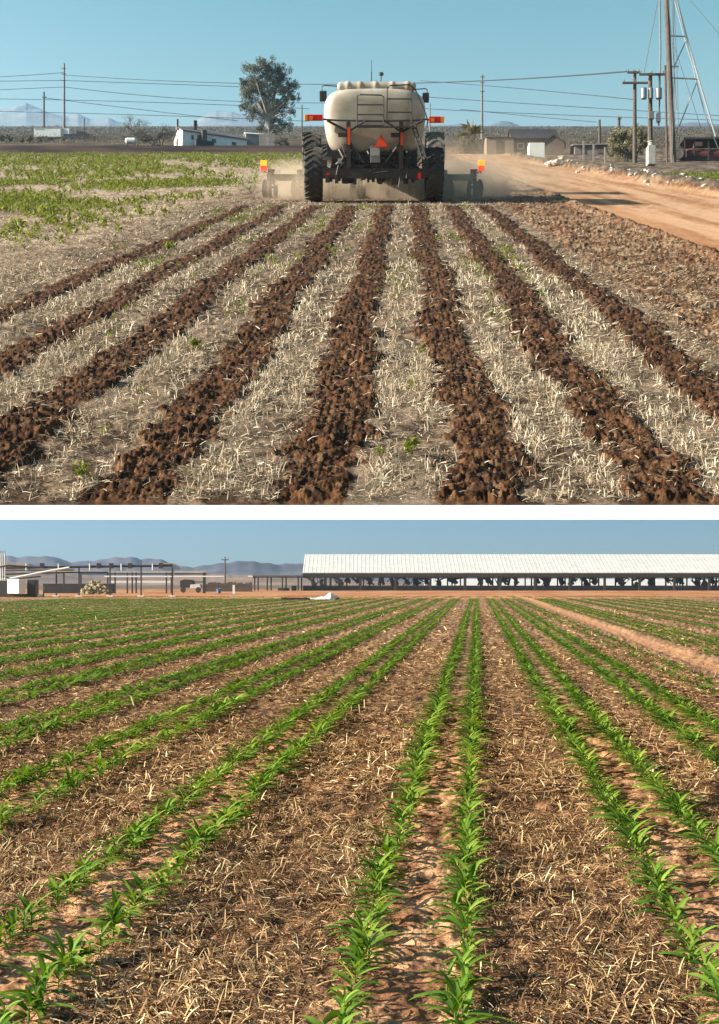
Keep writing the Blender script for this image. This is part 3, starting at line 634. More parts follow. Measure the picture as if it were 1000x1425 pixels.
def build_cart():
    A = At('liquid_cart', 'cream liquid fertiliser tank cart with black frame, seen from behind on the furrows', 'tank cart', 521, 283, tilt=True); o = A.o
    c = lambda cx, cy, y=0: A.p(340+cx/2.7778, 60+cy/2.7778, y)
    # tank: rounded cross-section lofted along its length
    half = [(123, 0), (123.5, 26), (124.5, 46), (128, 57), (134, 65), (142, 69.5), (152, 71), (166, 71), (180, 70), (193, 67.5), (203, 64.5), (210, 60), (213.5, 50), (214.5, 24), (215, 0)]
    prof = [(521+d, y) for y, d in half]+[(521-d, y) for y, d in half[-2:0:-1]]
    ys = [(0.12, .60), (.14, .74), (.19, .86), (.28, .93), (.42, .975), (.62, 1.0), (3.3, 1.0), (3.6, .96), (3.8, .85), (3.9, .6)]
    vs, fs = [], []; n = len(prof); cz = A.z(166)
    for yy, k in ys:
        for px, py in prof: vs.append((A.x(px)*k, yy, cz+(A.z(py)-cz)*(k*.6+.4 if k > .8 else k)))
    for i in range(len(ys)-1):
        fs += [(i*n+j, i*n+(j+1) % n, (i+1)*n+(j+1) % n, (i+1)*n+j) for j in range(n)]
    fs += [tuple(range(n))[::-1], tuple((len(ys)-1)*n+j for j in range(n))]
    tank = MB().add(vs, fs).build('tank', M['cream'], o, sm=True)
    sub = tank.modifiers.new('s', 'SUBSURF'); sub.levels = 1; sub.render_levels = 2
    # moulded ridge on the top with its raised ribs
    m = MB(); zc = A.z(121.5); pr = []
    for px in np.linspace(469.5, 577.5, 55):
        rib = max(math.exp(-((px-q)/2.6)**2) for q in (484, 501, 522, 545, 566)); e = min(1, (px-468)/4, (579-px)/4)
        pr.append(((6.4+1.6*rib)/A.sv*max(.35, e), A.x(px)))
    m.lathe(pr, 18, 'x', (0, .50, zc)).build('top_ridge', M['cream'], o, sm=True)
    r = .021
    def rail(name, pts, rr=r, mm='black'): return MB().tube([c(x, y, d) for x, y, d in pts], rr, 6).build(name, M[mm], o)
    b = MB().tube([c(306, 296, .02), c(360, 300, -.02), c(520, 302, -.06), c(650, 300, -.02), c(703, 296, .02)], .03, 6)
    b.tube([c(300, 290, .1), c(237, 290, .1)], .03, 6); b.tube([c(700, 298, .1), c(765, 298, .1)], .03, 6); b.build('belt_rail', M['black'], o)
    g = MB()
    for pts in ([(435, 320, -.2), (435, 206, -.2), (446, 202, -.2), (525, 204, -.2), (535, 210, -.2), (535, 320, -.2)], [(437, 240, -.2), (534, 240, -.2)], [(437, 277, -.2), (534, 277, -.2)], [(435, 318, -.2), (535, 318, -.2)]): g.tube([c(*p) for p in pts], r)
    g.build('guard_rail', M['black'], o)
    g = MB()
    for pts in ([(548, 302, -.2), (549, 178, -.2), (558, 168, -.2), (630, 165, -.2), (640, 172, -.2), (641, 305, -.2)], [(549, 218, -.2), (640, 218, -.2)], [(549, 268, -.2), (640, 268, -.2)], [(640, 172, -.2), (655, 186, -.1), (692, 268, -.1), (703, 300, -.1), (700, 325, -.1)]): g.tube([c(*p) for p in pts], r)
    g.build('guard_rail', M['black'], o)
    pl = MB(); a0, a1 = c(435, 326, 0), c(650, 320, 0); pl.box(a0[0], a1[0], -.42, -.05, a0[2]-.02, a0[2]+.025); pl.build('platform', M['black'], o)
    ld = MB(); q0, q1, q2, q3 = c(640, 312, -.3), c(684, 446, -.5), c(654, 312, -.3), c(700, 440, -.5)
    ld.tube([q0, q1], .024); ld.tube([q2, q3], .024)
    for k in range(1, 8):
        t = k/8; ld.tube([Vector(q0).lerp(Vector(q1), t), Vector(q2).lerp(Vector(q3), t)], .018)
    ld.build('ladder', M['black'], o)
    # frame
    fr = MB(); z0, z1 = A.z(248), A.z(234); fr.box(A.x(449), A.x(592), -.05, .16, z0, z1)
    fr.box(A.x(470), A.x(575), .1, .3, A.z(232), A.z(228))
    for sx_ in (-1, 1):
        X0 = A.x(521+sx_*36); fr.box(X0-.06, X0+.06, -.1, .02, z1, A.z(168)); fr.box(X0-.16, X0+.16, .0, .14, A.z(240), A.z(222))
        fr.tube([(X0, -.06, A.z(184)), (X0+sx_*.62, -.06, A.z(168))], .04); fr.tube([(X0, -.05, A.z(196)), (X0-sx_*.45, -.05, A.z(226))], .04); fr.tube([(X0-sx_*.05, -.06, A.z(182)), (X0-sx_*.5, -.06, A.z(168))], .03)
        fr.box(X0-.06+sx_*.25, X0+.06+sx_*.25, .1, 3.9, A.z(222), A.z(214)); fr.box(A.x(521+sx_*70)-.08, A.x(521+sx_*70)+.08, -.02, .5, A.z(246), A.z(222))
        fr.box(X0-.3, X0+.02, -.1, .1, A.z(191), A.z(185)); fr.tube([(X0, .0, A.z(215)), (A.x(521+sx_*62), .1, A.z(236))], .05)
    g = np.random.default_rng(33)
    for k in range(34):
        xk = g.uniform(452, 588); fr.box(A.x(xk)-.03, A.x(xk)+.03+g.uniform(0, .12), g.uniform(-.1, .3), .32, A.z(248+g.uniform(0, 9)), A.z(243))
    fr.box(A.x(462), A.x(580), .34, .8, A.z(238), A.z(209))
    for xk in (474, 497, 512, 545, 566): fr.tube([(A.x(xk), .1, A.z(238)), (A.x(xk+4), -.06, A.z(220)), (A.x(xk-3), .3, A.z(206))], .04)
    fr.box(A.x(485), A.x(558), .3, 6.4, A.z(234), A.z(226)); fr.build('frame', M['black'], o)
    ax = MB().tube([(A.x(430), .7, A.z(245)), (A.x(610), .7, A.z(245))], .09, 10); ax.build('axle', M['black'], o)
    bx = MB()
    for (x0, x1, y0, y1, d) in ((478, 488, 214, 229, .1), (541, 562, 216, 232, .15), (490, 508, 229, 239, .0), (528, 540, 226, 240, -.02), (552, 574, 232, 246, .0), (460, 478, 230, 240, .05)): bx.box(A.x(x0), A.x(x1), d, d+.35, A.z(y1), A.z(y0))
    bx.build('pump_housing', M['black'], o)
    g = np.random.default_rng(3); hs = MB()
    for k in range(16):
        x0 = g.uniform(468, 575); y0 = g.uniform(205, 236); pts = [A.p(x0+g.normal(0, 9)*t+14*math.sin(t*2+k), y0+g.uniform(-4, 9)*t*2, -.08+.1*g.uniform()) for t in np.linspace(0, 2, 7)]; hs.tube(pts, g.uniform(.014, .028), 5)
    for k in range(4): hs.tube([A.p(476+k*3, 200, 0), A.p(480+k*6, 214+k*2, -.08), A.p(492+k*8, 224+k, -.06), A.p(505+k*7, 219, 0)], .018, 5)
    hs.build('hose', M['black'], o)
    bg_ = MB().box(A.x(515), A.x(528.5), -.12, .02, A.z(226), A.z(203)); bg_.build('control_box', M['grey'], o, bevel=.01)
    pt = MB().box(A.x(515.8), A.x(527.5), -.135, -.122, A.z(216), A.z(205.5)); pt.build('gauge_plate', M['pale'], o)
    pn = MB().box(A.x(470), A.x(476), .0, .05, A.z(227), A.z(220)); pn.build('valve', M['pale'], o)
    T = [c(500, 402), c(556, 402), c(528, 354)]; t = MB().prism([(p[0], p[2]) for p in T], -.16, -.14).build('slow_vehicle_sign', M['redlens'], o)
    cx_, cz_ = sum(p[0] for p in T)/3, sum(p[2] for p in T)/3
    MB().prism([(cx_+(p[0]-cx_)*.82, cz_+(p[2]-cz_)*.82) for p in T], -.172, -.162).build('sign_face', M['orange'], t)
    for cx, y0, y1 in ((404, 325, 392), (605, 345, 395)): MB().box(c(cx-5, 0)[0], c(cx+5, 0)[0], -.125, -.102, c(0, y1)[2], c(0, y0)[2]).build('reflector', M['orange'], o)
    for cx in (324, 674): MB().box(c(cx-6, 0)[0], c(cx+6, 0)[0], -.09, -.07, c(0, 524)[2], c(0, 500)[2]).build('reflector', M['redlens'], o)
    for x0, x1 in ((345, 352), (336, 341)): MB().box(c(x0, 0)[0], c(x1, 0)[0], .4, .46, c(0, 480)[2], c(0, 440)[2]).build('reflector', M['redlens'], o)
    for xa, xb, xm, y0, y1 in ((248, 305, 237, 278, 302), (708, 752, 765, 285, 310)):
        lb = MB().box(c(min(xa, xb), 0)[0], c(max(xa, xb), 0)[0], -.02, .06, c(0, y1)[2], c(0, y0)[2]).build('marker_lamp', M['redlens'], o, bevel=.012)
        x2, x3 = sorted((xm, xa if xm < xa else xb)); MB().box(c(x2, 0)[0], c(x3, 0)[0], -.02, .06, c(0, y1)[2], c(0, y0)[2]).build('lens', M['amber'], lb, bevel=.012)
        q = MB(); xs0, xs1 = sorted((xa, xb)); q.box(c(xs0+8, 0)[0], c(xs0+20, 0)[0], -.03, -.021, c(0, y1-5)[2], c(0, y0+6)[2]); q.build('lens', M['amber'], lb)
    for px in (435.5, 604.8): wheel(o, A.x(px), .7, (283-206.5)/2/A.sv*1.02, 24.5/A.s)
    tr = MB().box(-.1, .1, 3.9, 7.2, A.z(240), A.z(234)); tr.build('drawbar', M['black'], o)
    return A
CART = build_cart()
def build_tractor():
    D = CART.D+8.2; xs = CART.P.x+.0305*8.2*.6
    A = At('tractor', 'tractor pulling the cart, mostly hidden ahead of the cream tank, its tall rear tyres showing', 'tractor', 520.5, D=D, tilt=True); o = A.o
    r = (A.py-183.5)/2/A.sv
    for px, ty in ((434.5, 'rubber'), (603.5, 'tyrebrown')): wheel(o, A.x(px), 0, r, 25/A.s, tyre=ty)
    for px in (452, 588): wheel(o, A.x(px), 3.1, r*.8, 20/A.s)
    zt = A.z(119); zb = r*1.0
    cb = MB().prismx([(-.5, zb), (-.62, zb+.5), (-.5, zt-.1), (1.2, zt-.1), (1.5, zb+.4), (1.4, zb-.2)], A.x(486), A.x(555)); cab = cb.build('cab', M['green'], o, bevel=.04)
    MB().box(A.x(490), A.x(551), -.66, -.63, zb+.5, zt-.25).build('window', M['darkglass'], cab)
    MB().box(A.x(482), A.x(559), -.75, 1.5, zt-.1, zt).build('roof', M['green'], cab, bevel=.04)
    MB().prismx([(1.4, zb-.5), (1.4, zb+.35), (4.3, zb+.1), (4.5, zb-.5)], A.x(497), A.x(545)).build('hood', M['green'], o, bevel=.05)
    ax = MB().tube([(A.x(434), 0, r), (A.x(604), 0, r)], .14, 10); ax.box(-.35, .35, -.5, 4.2, r-.3, r+.15); ax.tube([(A.x(452), 3.1, r*.8), (A.x(588), 3.1, r*.8)], .1, 8); ax.build('chassis', M['black'], o)
    c = lambda cx, cy, y=-.3: A.p(340+cx/2.7778, 60+cy/2.7778, y)
    for x0, x1, y0, y1, xa, ya in ((293, 320, 187, 228, 358, 170), (682, 707, 194, 232, 655, 182)):
        h = MB().box(c(x0, 0)[0], c(x1, 0)[0], -.34, -.22, c(0, y1)[2], c(0, y0)[2]).build('mirror', M['black'], o, bevel=.03)
        xm = x0+10 if x0 < 400 else x1-8
        MB().tube([c(xm, y0), c(xm, ya), c(xm+(12 if x0 < 400 else -8), ya-3), c(xa, ya), (A.x(487 if x0 < 400 else 554), -.3, zt-.25)], .02).build('mirror_arm', M['black'], h)
    MB().tube([c(490, 155, .5), c(490, 120, .5)], .02).tube([c(490, 122, .5), c(490, 76, .5)], .010, 5).build('antenna', M['black'], o)
    zz = c(526, 150, .4); bm_ = MB().tube([(zz[0], .4, zt-.05), c(526, 132, .4)], .02); p = c(526, 128, .4); bm_.lathe([(.05, -.06), (.085, -.05), (.085, .04), (.04, .06)], 12, 'z', p); bm_.build('beacon', M['black'], o)
    MB().box(c(500, 0)[0], c(512, 0)[0], .35, .5, zt, c(0, 144)[2]).build('receiver', M['oldwhite'], o)
    for px in (470, 571): MB().prismx([(-r*.7, r*1.2), (-r*.4, r*1.9), (r*.6, r*1.95), (r*.6, r*1.85), (-r*.3, r*1.8), (-r*.6, r*1.2)], A.x(px-14), A.x(px+14)).build('fender', M['black'], o)
build_tractor()
def build_tiller():
    A = At('strip_tiller', 'wide dark strip tillage bar with disc row units and amber and red end lamps', 'tillage bar', 517, D=CART.D+4.4, tilt=True); o = A.o
    zb = A.z(250); zt = A.z(243)
    MB().box(A.x(372), A.x(662), -.09, .09, zb-.03, zt+.02).build('toolbar', M['black'], o)
    MB().box(A.x(480), A.x(554), .09, 3.6, zb, zt).build('hitch', M['black'], o)
    for k in range(8):
        px = 378+(657-378)*k/7; X = A.x(px); m = MB()
        m.box(X-.09, X+.09, -.22, .14, zb-.12, A.z(236)); m.box(X-.05, X+.05, -.75, -.2, zb-.1, zb+.06)
        m.tube([(X, .0, A.z(237)), (X, -.5, A.z(243)), (X, -.8, zb+.02)], .045, 6); m.tube([(X-.2, -.72, zb*.62), (X+.2, -.72, zb*.62)], .04, 6)
        u = m.build('row_unit', M['black'], o)
        for s in (-1, 1):
            d = MB().lathe([(.02, -.02), (.30, -.008), (.305, 0), (.30, .008), (.02, .02)], 18, 'x').build('disc', M['grey'], u); d.location = (X+s*.17, -.72, .27); d.rotation_euler = (0, 0, s*.3)
        d = MB().lathe([(.04, -.06), (.25, -.06), (.28, 0), (.25, .06), (.04, .06)], 18, 'x').build('press_wheel', M['rubber'], u); d.location = (X, -1.05, .26)
        if k in (0, 7):
            xl = A.x(368 if k == 0 else 668); MB().tube([(X, 0, zt), (xl, -.02, A.z(238))], .02).tube([(xl, -.02, A.z(242)), (xl, -.02, A.z(224))], .014).build('lamp_post', M['black'], o)
            w2 = 4.3/A.s; MB().box(xl-w2, xl+w2, -.09, -.03, A.z(237.5), A.z(230.6)).build('red_lamp', M['redlit'], o, bevel=.01)
            MB().box(xl-w2, xl+w2, -.09, -.03, A.z(230.2), A.z(222.8)).build('amber_lamp', M['amberlit'], o, bevel=.01)
            MB().box(X-.1, X+.12, -.3, .0, A.z(238), A.z(235)).build('cover', M['rust'], o)
build_tiller()
def pole(label, px, top, py=None, D=None, r0=.14, r1=.09, arms=(), mm='wood', lean=0, name='utility_pole', group='utility poles', arm_m='wood'):
    A = At(name, label, 'pole', px, py=py, D=D, group=group); h = A.z(top)
    MB().tube([(0, 0, -.1), (lean*.5/A.s, 0, h*.5), (lean/A.s, 0, h)], r0, 10, r1).build('shaft', M[mm], A.o)
    for (y, x0, x1) in arms:
        z = A.z(y); MB().box(A.x(x0), A.x(x1), -r0-.14, -r0, z-.07, z+.07).build('crossarm', M[arm_m], A.o)
        for k in range(3):
            xx = A.x(x0)+(A.x(x1)-A.x(x0))*(.06+.44*k); MB().lathe([(.03, 0), (.05, .05), (.03, .1), (.05, .14), (.02, .2)], 8, 'z', (xx, -r0-.07, z+.07)).build('insulator', M['grey'], A.o)
    return A
pole('tall grey utility pole at far left, higher than its short neighbour', 89, 88, D=350, r0=.36, r1=.22, mm='palewood', arms=((96, 86, 92), (104, 86, 92), (113, 86, 92)))
pole('short dark utility pole left of the tall grey pole, behind the white trailer', 61, 128, D=350, r0=.26, r1=.2, arms=((136, 58.5, 65),))
pole('tiny far utility pole right of the dark pickup', 117, 165, D=420, r0=.2, r1=.16)
pole('thin bare pole just left of the cart, in front of the gum tree gap', 420, 146, D=205, r0=.12, r1=.08)
pole('slim pale pole seen just right of the tank', 598, 144, D=230, r0=.14, r1=.1, mm='palewood')
pole('tall grey pole standing alone above the palm', 670.5, 104, D=330, r0=.34, r1=.22, mm='palewood', arms=((108, 668, 674), (116, 668, 674), (128, 668, 674)))
pole('short brown pole beyond the small shacks', 834, 167, D=150, r0=.17, r1=.13)
pole('stub of a brown pole beside the olive shrub', 861, 163, D=170, r0=.2, r1=.18, arms=((166, 859, 864),))
HA = pole('dark wooden pole with two crossarms, left of the transformer pole', 883, 99, py=227, r0=.17, r1=.13, arms=((102.5, 872, 889), (117, 865, 903)))
TA = pole('wooden pole carrying grey transformer cans near the drilling mast', 904.5, 102, py=229, r0=.2, r1=.15, arms=((105.5, 888, 924),))
for x0, x1 in ((890, 898), (900, 907), (910.5, 919)):
    c0 = (TA.x((x0+x1)/2), -.42, TA.z(133)); rr = (x1-x0)/2/TA.s; hh = 7.5/TA.s
    MB().lathe([(rr*.9, -hh), (rr, -hh*.9), (rr, hh*.85), (rr*.8, hh), (rr*.3, hh*1.1)], 14, 'z', c0).build('transformer', M['grey'], TA.o, sm=False)
MB().box(TA.x(901), TA.x(908), -.5, -.2, TA.z(168), TA.z(158)).box(TA.x(912), TA.x(917), -.5, -.2, TA.z(172), TA.z(160)).build('switch_box', M['grey'], TA.o)
MB().tube([TA.p(916, 106, -.2), TA.p(917, 130, -.2), TA.p(916, 160, -.2), TA.p(915, 176, -.2)], .06, 6).build('cable', M['black'], TA.o)
def wire(label, pts, D0_, D1_, r=None):
    pts = np.array(pts, float); n = 28; xs = np.linspace(pts[0, 0], pts[-1, 0], n); k = np.polyfit(pts[:, 0], pts[:, 1], min(2, len(pts)-1)); ys = np.polyval(k, xs)
    P = []
    for i in range(n):
        D = D0_+(D1_-D0_)*i/(n-1); yw = D*ca; P.append(((xs[i]-500)/F*yw, yw, H2+(YL-ys[i])/F*yw))
    m = MB(); rr = r or .36*max(D0_, D1_)/1902
    m.tube(P, rr, 4); tag(m.build('power_line', M['wire']), label, 'wire', 'overhead wires')
wire('topmost overhead wire running behind the tank to the crossarm pole', [(89, 102), (240, 117), (460, 117), (670, 109.5), (872, 101)], 345, 110)
wire('uppermost wire at the far left, leaving the tall pole to the left', [(-60, 110), (0, 107), (89, 101)], 345, 345)
wire('second wire from the top at the far left', [(-60, 114), (0, 113), (89, 112)], 345, 345)
wire('second wire from the top right of the tall left pole', [(89, 112), (230, 117), (340, 121)], 345, 345)
wire('third wire from the top right of the tall left pole', [(89, 121), (230, 135), (345, 142), (460, 143)], 345, 345)
wire('third wire at the far left edge', [(-60, 128), (0, 125), (89, 121)], 345, 345)
wire('fourth wire down, crossing behind the short dark pole', [(-60, 138), (61, 136.5), (210, 143), (345, 149), (430, 150)], 345, 345)
wire('lowest but one wire at left, sagging behind the bare shrubs', [(61, 136), (150, 147), (330, 168)], 345, 345)
wire('lowest wire at left, low over the white trailer', [(-60, 155), (61, 154.5), (200, 160), (345, 168), (430, 167)], 345, 345)
wire('second wire from the top right of the tank', [(585, 113), (670, 117), (770, 129), (882, 138)], 320, 200)
wire('third wire from the top right of the tank', [(585, 136), (670, 137.5), (780, 148), (960, 160), (1040, 162)], 330, 330)
wire('fourth wire down right of the tank, over the grey sheds', [(585, 151), (670, 155), (780, 160), (960, 166), (1040, 168)], 330, 330)
wire('lowest wire right of the tank, just above the shed roofs', [(640, 152), (720, 160), (830, 170)], 330, 300)
wire('long diagonal wire crossing the top right corner of the sky', [(955, -6), (1006, 54)], 105, 80, .03)
wire('steep guy wire rising left of the drilling mast', [(896, 101), (916, -4)], 100, 100, .03)
wire('steep guy wire dropping from the mast to the ground at right', [(936, 60), (953, 110), (975, 178)], 108, 108, .025)
def mast():
    A = At('drilling_mast', 'tall steel drilling mast with braced sloping leg at the right edge', 'mast', 936, py=226); o = A.o
    c = lambda cx, cy, y=0: A.p(640+cx/2.7778, cy/2.7778, y)
    MB().tube([c(797, -30), c(806, 200), (c(825, 600)[0], 0, -.1)], .2, 10, .24).build('column', M['darkbark'], o)
    MB().tube([c(775, -30, .3), c(778, 200, .3), c(771, 480, .3)], .07, 8).build('drill_pipe', M['grey'], o)
    MB().tube([c(795, 250, .2), c(803, 640, .2)], .09, 8).build('drill_pipe', M['wood'], o)
    MB().tube([c(835, -10), c(875, 140), c(922, 305), c(988, 528)], .075, 8).build('leg', M['pale'], o)
    MB().tube([c(842, -10, 1), c(884, 150, 1), c(912, 240, 1), c(926, 305, 1), c(962, 440, 1), c(1010, 560, 1)], .05, 8).build('leg', M['pale'], o)
    b = MB()
    for p, q in (((812, 137), (876, 140)), ((820, 300), (921, 304)), ((878, 148), (826, 262)), ((918, 312), (838, 512)), ((812, 256), (846, 256))): b.tube([c(*p, .1), c(*q, .1)], .06, 6)
    b.build('brace', M['pale'], o)
    b = MB()
    for x0, x1, y1 in ((815, 828, 500), (822, 842, 520), (800, 835, 430), (822, 818, 600)): b.tube([c(x0, -20, -.25), c((x0+x1)/2+3, y1*.5, -.25), c(x1, y1, -.25)], .025, 5)
    b.build('cable', M['black'], o)
mast()
def rig():
    A = At('pump_rig', 'maroon pump engine under an open flat canopy at the right edge', 'machinery', 975, py=224); o = A.o
    c = lambda cx, cy, y=0: A.p(640+cx/2.7778, cy/2.7778, y)
    z = (c(0, 570)[2]+c(0, 618)[2])/2; rr = (c(0, 570)[2]-c(0, 618)[2])/2
    MB().lathe([(rr*.5, c(868, 0)[0]), (rr, c(878, 0)[0]), (rr, c(1040, 0)[0]), (rr*.6, c(1050, 0)[0])], 16, 'x', (0, .5, z)).build('engine_body', M['rust'], o, sm=False)
    MB().box(c(862, 0)[0], c(1060, 0)[0], -.2, 2.2, c(0, 541)[2], c(0, 534)[2]).build('canopy', M['roofdark'], o)
    for cx in (868, 905, 960, 1020): MB().box(c(cx, 0)[0]-.05, c(cx, 0)[0]+.05, -.1, 0, .02, c(0, 541)[2]).build('post', M['black'], o)
    MB().box(c(850, 0)[0], c(1050, 0)[0], .1, 1.2, .35, c(0, 618)[2]+.02).build('skid', M['black'], o)
    MB().box(c(905, 0)[0], c(935, 0)[0], -.1, .5, c(0, 566)[2], c(0, 548)[2]).build('radiator', M['brownwall'], o)
    g = MB()
    for k in range(7): g.tube([c(840+k*5, 560+k*4, -.2), c(846+k*6, 590+3*k, -.2), c(850+k*4, 618, -.1)], .03, 5)
    g.build('hose', M['black'], o)
    for cx in (842,): wheel(o, c(cx, 0)[0], -.3, 22/2.7778/A.s, .22, lugs=14, rim='pale').rotation_euler = (0, 0, 1.2)
    for cx in (1030,): wheel(o, c(cx, 0)[0], .6, 20/2.7778/A.s, .22, lugs=14)
rig()
A = At('concrete_stand', 'pale concrete standpipe block at the foot of the transformer pole', 'block', 905.5, py=231)
MB().box(A.x(900), A.x(911), -.4, .4, 0, A.z(204)).build('block', M['conc'], A.o, bevel=.05); MB().lathe([(.18, 0), (.18, .3), (.24, .3), (.24, .36)], 12, 'z', (0, 0, A.z(204))).build('pipe_cap', M['conc'], A.o)
# ---- houses and sheds
def gable_house(name, label, cat, px, D, L, W, h, rh, yaw, wall, roof, over=.25, windows=(), doors=(), group=None):
    A = At(name, label, cat, px, D=D, yaw=yaw, group=group); o = A.o
    MB().add([(0, 0, -.4), (L, 0, -.4), (L, W, -.4), (0, W, -.4), (0, 0, h), (L, 0, h), (L, W, h), (0, W, h), (0, W/2, h+rh), (L, W/2, h+rh)],
             [(0, 1, 5, 4), (1, 2, 6, 9, 5), (2, 3, 7, 6), (3, 0, 4, 8, 7), (0, 3, 2, 1), (4, 5, 9, 8), (6, 7, 8, 9)]).build('wall', M[wall], o)
    t = .12; k = rh/(W/2); e = over
    MB().prismx([(-e, h-k*e+.03), (W/2, h+rh+.03), (W+e, h-k*e+.03), (W+e, h-k*e+.03+t), (W/2, h+rh+.03+t), (-e, h-k*e+.03+t)], -e, L+e).build('roof', M[roof], o)
    for x, z0, ww, hh in windows:
        f = MB().box(x, x+ww, -.05, -.003, z0, z0+hh).build('window', M['oldwhite'], o); MB().box(x+.07, x+ww-.07, -.062, -.052, z0+.07, z0+hh-.07).build('pane', M['darkglass'], f)
    for x, ww, hh in doors: MB().box(x, x+ww, -.05, -.003, .05, hh).build('door', M['brownwall'], o)
    return A
H = gable_house('white_house', 'white single storey house with low gable roof among the trees at left', 'house', 254, 198, 9.8, 4.6, 2.25, 1.15, R(24), 'oldwhite', 'roofgrey', windows=((4.3, 1.0, .8, .7), (7.4, 1.05, .8, .6), (1.2, 1.0, .5, .8)), doors=((2.2, .8, 1.9),))
MB().box(1.6, 4.3, -1.4, -.3, -.2, .75).build('deck', M['roofdark'], H.o); MB().box(2.7, 3.4, -.9, -.1, .7, 2.4).build('awning_post', M['brownwall'], H.o)
MB().box(2.1, 2.5, 1.2, 1.6, 2.8, 3.9).box(2.0, 2.45, .9, 1.3, 3.7, 4.3).build('vent_stack', M['black'], H.o); MB().box(-.4, -.1, 1.8, 2.2, 2.9, 4.4).build('chimney', M['palewood'], H.o)
MB().lathe([(.5, -.04), (.5, .04)], 16, 'x', (-.045, 2.7, 1.35)).build('wreath', M['brownwall'], H.o)
gable_house('shed', 'small white roofed shed at the right end of the white house', 'shed', 342, 205, 2.6, 3, 1.7, .6, R(10), 'palewood', 'white', .15)
A = At('board_fence', 'grey upright board fence under the gum tree', 'fence', 371, D=200)
f = MB()
for k in range(22): f.box(-1.15+k*.105, -1.15+k*.105+.09, 0, .03, 0, 1.75+.05*math.sin(k*2.3))
f.build('boards', M['palewood'], A.o); MB().box(-1.2, 1.2, .035, .09, .5, .6).box(-1.2, 1.2, .035, .09, 1.3, 1.4).build('rail', M['wood'], A.o)
G1 = gable_house('shed', 'low tan shed with dark roof at the left end of the grey sheds', 'shed', 677, 146, 2.9, 4, 1.75, .7, 0, 'tanwall', 'roofdark', .1, doors=((1.0, .7, 1.5),))
gable_house('shed', 'largest shed with tall dark sloping roof beyond the road', 'shed', 713, 147, 4.9, 5, 1.7, 1.75, 0, 'brownwall', 'roofdark', .15, windows=((.5, .6, .7, .6), (1.6, .6, .6, .6)))
gable_house('shed', 'low tan shed just right of the white box tank', 'shed', 757, 148, 2.0, 3, 1.35, .15, 0, 'tanwall', 'roofgrey', .12)
gable_house('shack', 'small dark gabled shack behind the rubble pile', 'shack', 785, 142, 1.7, 2.2, 1.3, .75, R(82), 'brownwall', 'roofdark', .15)
gable_house('shack', 'low grey shack with porch posts left of the olive shrub', 'shack', 800, 146, 4.3, 3, .95, .4, R(-4), 'roofgrey', 'palewood', .3, doors=((.6, .5, .8), (2.4, .9, .8)))
A = At('box_tank', 'plain white box tank in front of the dark roofed shed', 'tank', 746.5, py=220.5)
MB().box(A.x(736), A.x(758), 0, 1.2, .08, A.z(198.5)).build('body', M['oldwhite'], A.o, bevel=.04); MB().box(A.x(737), A.x(757), .05, 1.1, 0, .075).build('base', M['grey'], A.o); MB().lathe([(.2, 0), (.2, .08)], 12, 'z', (0, .6, A.z(198.5))).build('lid', M['grey'], A.o)
def post_row(): 
    for i, (px, py, top, lb) in enumerate([(812, 222, 195, 'short grey post among the shacks, leftmost'), (826, 224, 200, 'short grey post between shack and olive shrub'), (842, 226, 205, 'stubby pale post in front of the olive shrub')]):
        A = At('post', lb, 'post', px, py=py, group='posts by the shacks'); MB().box(-.07, .07, -.07, .07, -.05, A.z(top)).build('shaft', M['palewood'], A.o); MB().box(-.09, .09, -.09, .09, A.z(top), A.z(top)+.04).build('cap', M['wood'], A.o)
post_row()
def trailer():
    A = At('cargo_trailer', 'long white box trailer parked at far left', 'trailer', 71, D=332); o = A.o
    MB().box(A.x(47), A.x(87), 0, 2.4, A.z(190.5), A.z(178)).build('body', M['oldwhite'], o, bevel=.05); MB().box(A.x(87), A.x(96), .2, 2.2, A.z(188), A.z(178.3)).build('nose', M['oldwhite'], o, bevel=.08)
    MB().box(A.x(84), A.x(87.2), -.02, -.005, A.z(190), A.z(179)).box(A.x(47.5), A.x(86.5), -.02, -.005, A.z(179.2), A.z(178.4)).box(A.x(49), A.x(62), -.02, -.005, A.z(181), A.z(180)).build('trim', M['grey'], o)
    for px in (59, 64): MB().lathe([(.12, -.1), (.33, -.1), (.36, 0), (.33, .1), (.12, .1)], 16, 'y', (A.x(px), -.02, .34)).build('wheel', M['rubber'], o)
trailer()
def pickup():
    A = At('pickup_truck', 'dark maroon pickup truck parked behind the white trailer, facing right', 'pickup', 110, D=328); o = A.o
    q = lambda px, py: (A.x(px), A.z(py)); 
    MB().prism([q(88, 191.5), q(88, 186.2), q(106, 186.2), q(107, 183), q(118, 182.8), q(121, 186.3), q(131, 187.2), q(132.5, 189), q(132, 191.8)], 0, 1.9).build('body', M['carred'], o, bevel=.06)
    MB().prism([q(108, 185.8), q(108.6, 183.7), q(117.3, 183.5), q(119.2, 186)], -.015, -.002).build('window', M['darkglass'], o)
    MB().box(A.x(129.5), A.x(132), -.02, -.002, A.z(189), A.z(188)).build('headlight', M['pale'], o)
    for px in (95.5, 125): MB().lathe([(.15, -.1), (.36, -.12), (.4, 0), (.36, .12), (.15, .1)], 16, 'y', (A.x(px), .02, .4)).build('wheel', M['rubber'], o)
pickup()
A = At('propane_tank', 'small white propane tank in front of the bare shrubs', 'tank', 182, D=190)
MB().lathe([(.05, -.85), (.3, -.75), (.42, -.55), (.42, .55), (.3, .75), (.05, .85)], 14, 'x', (0, 0, .75)).build('vessel', M['oldwhite'], A.o, sm=False); MB().box(-.55, -.45, -.3, .3, 0, .5).box(.45, .55, -.3, .3, 0, .5).build('stand', M['grey'], A.o)
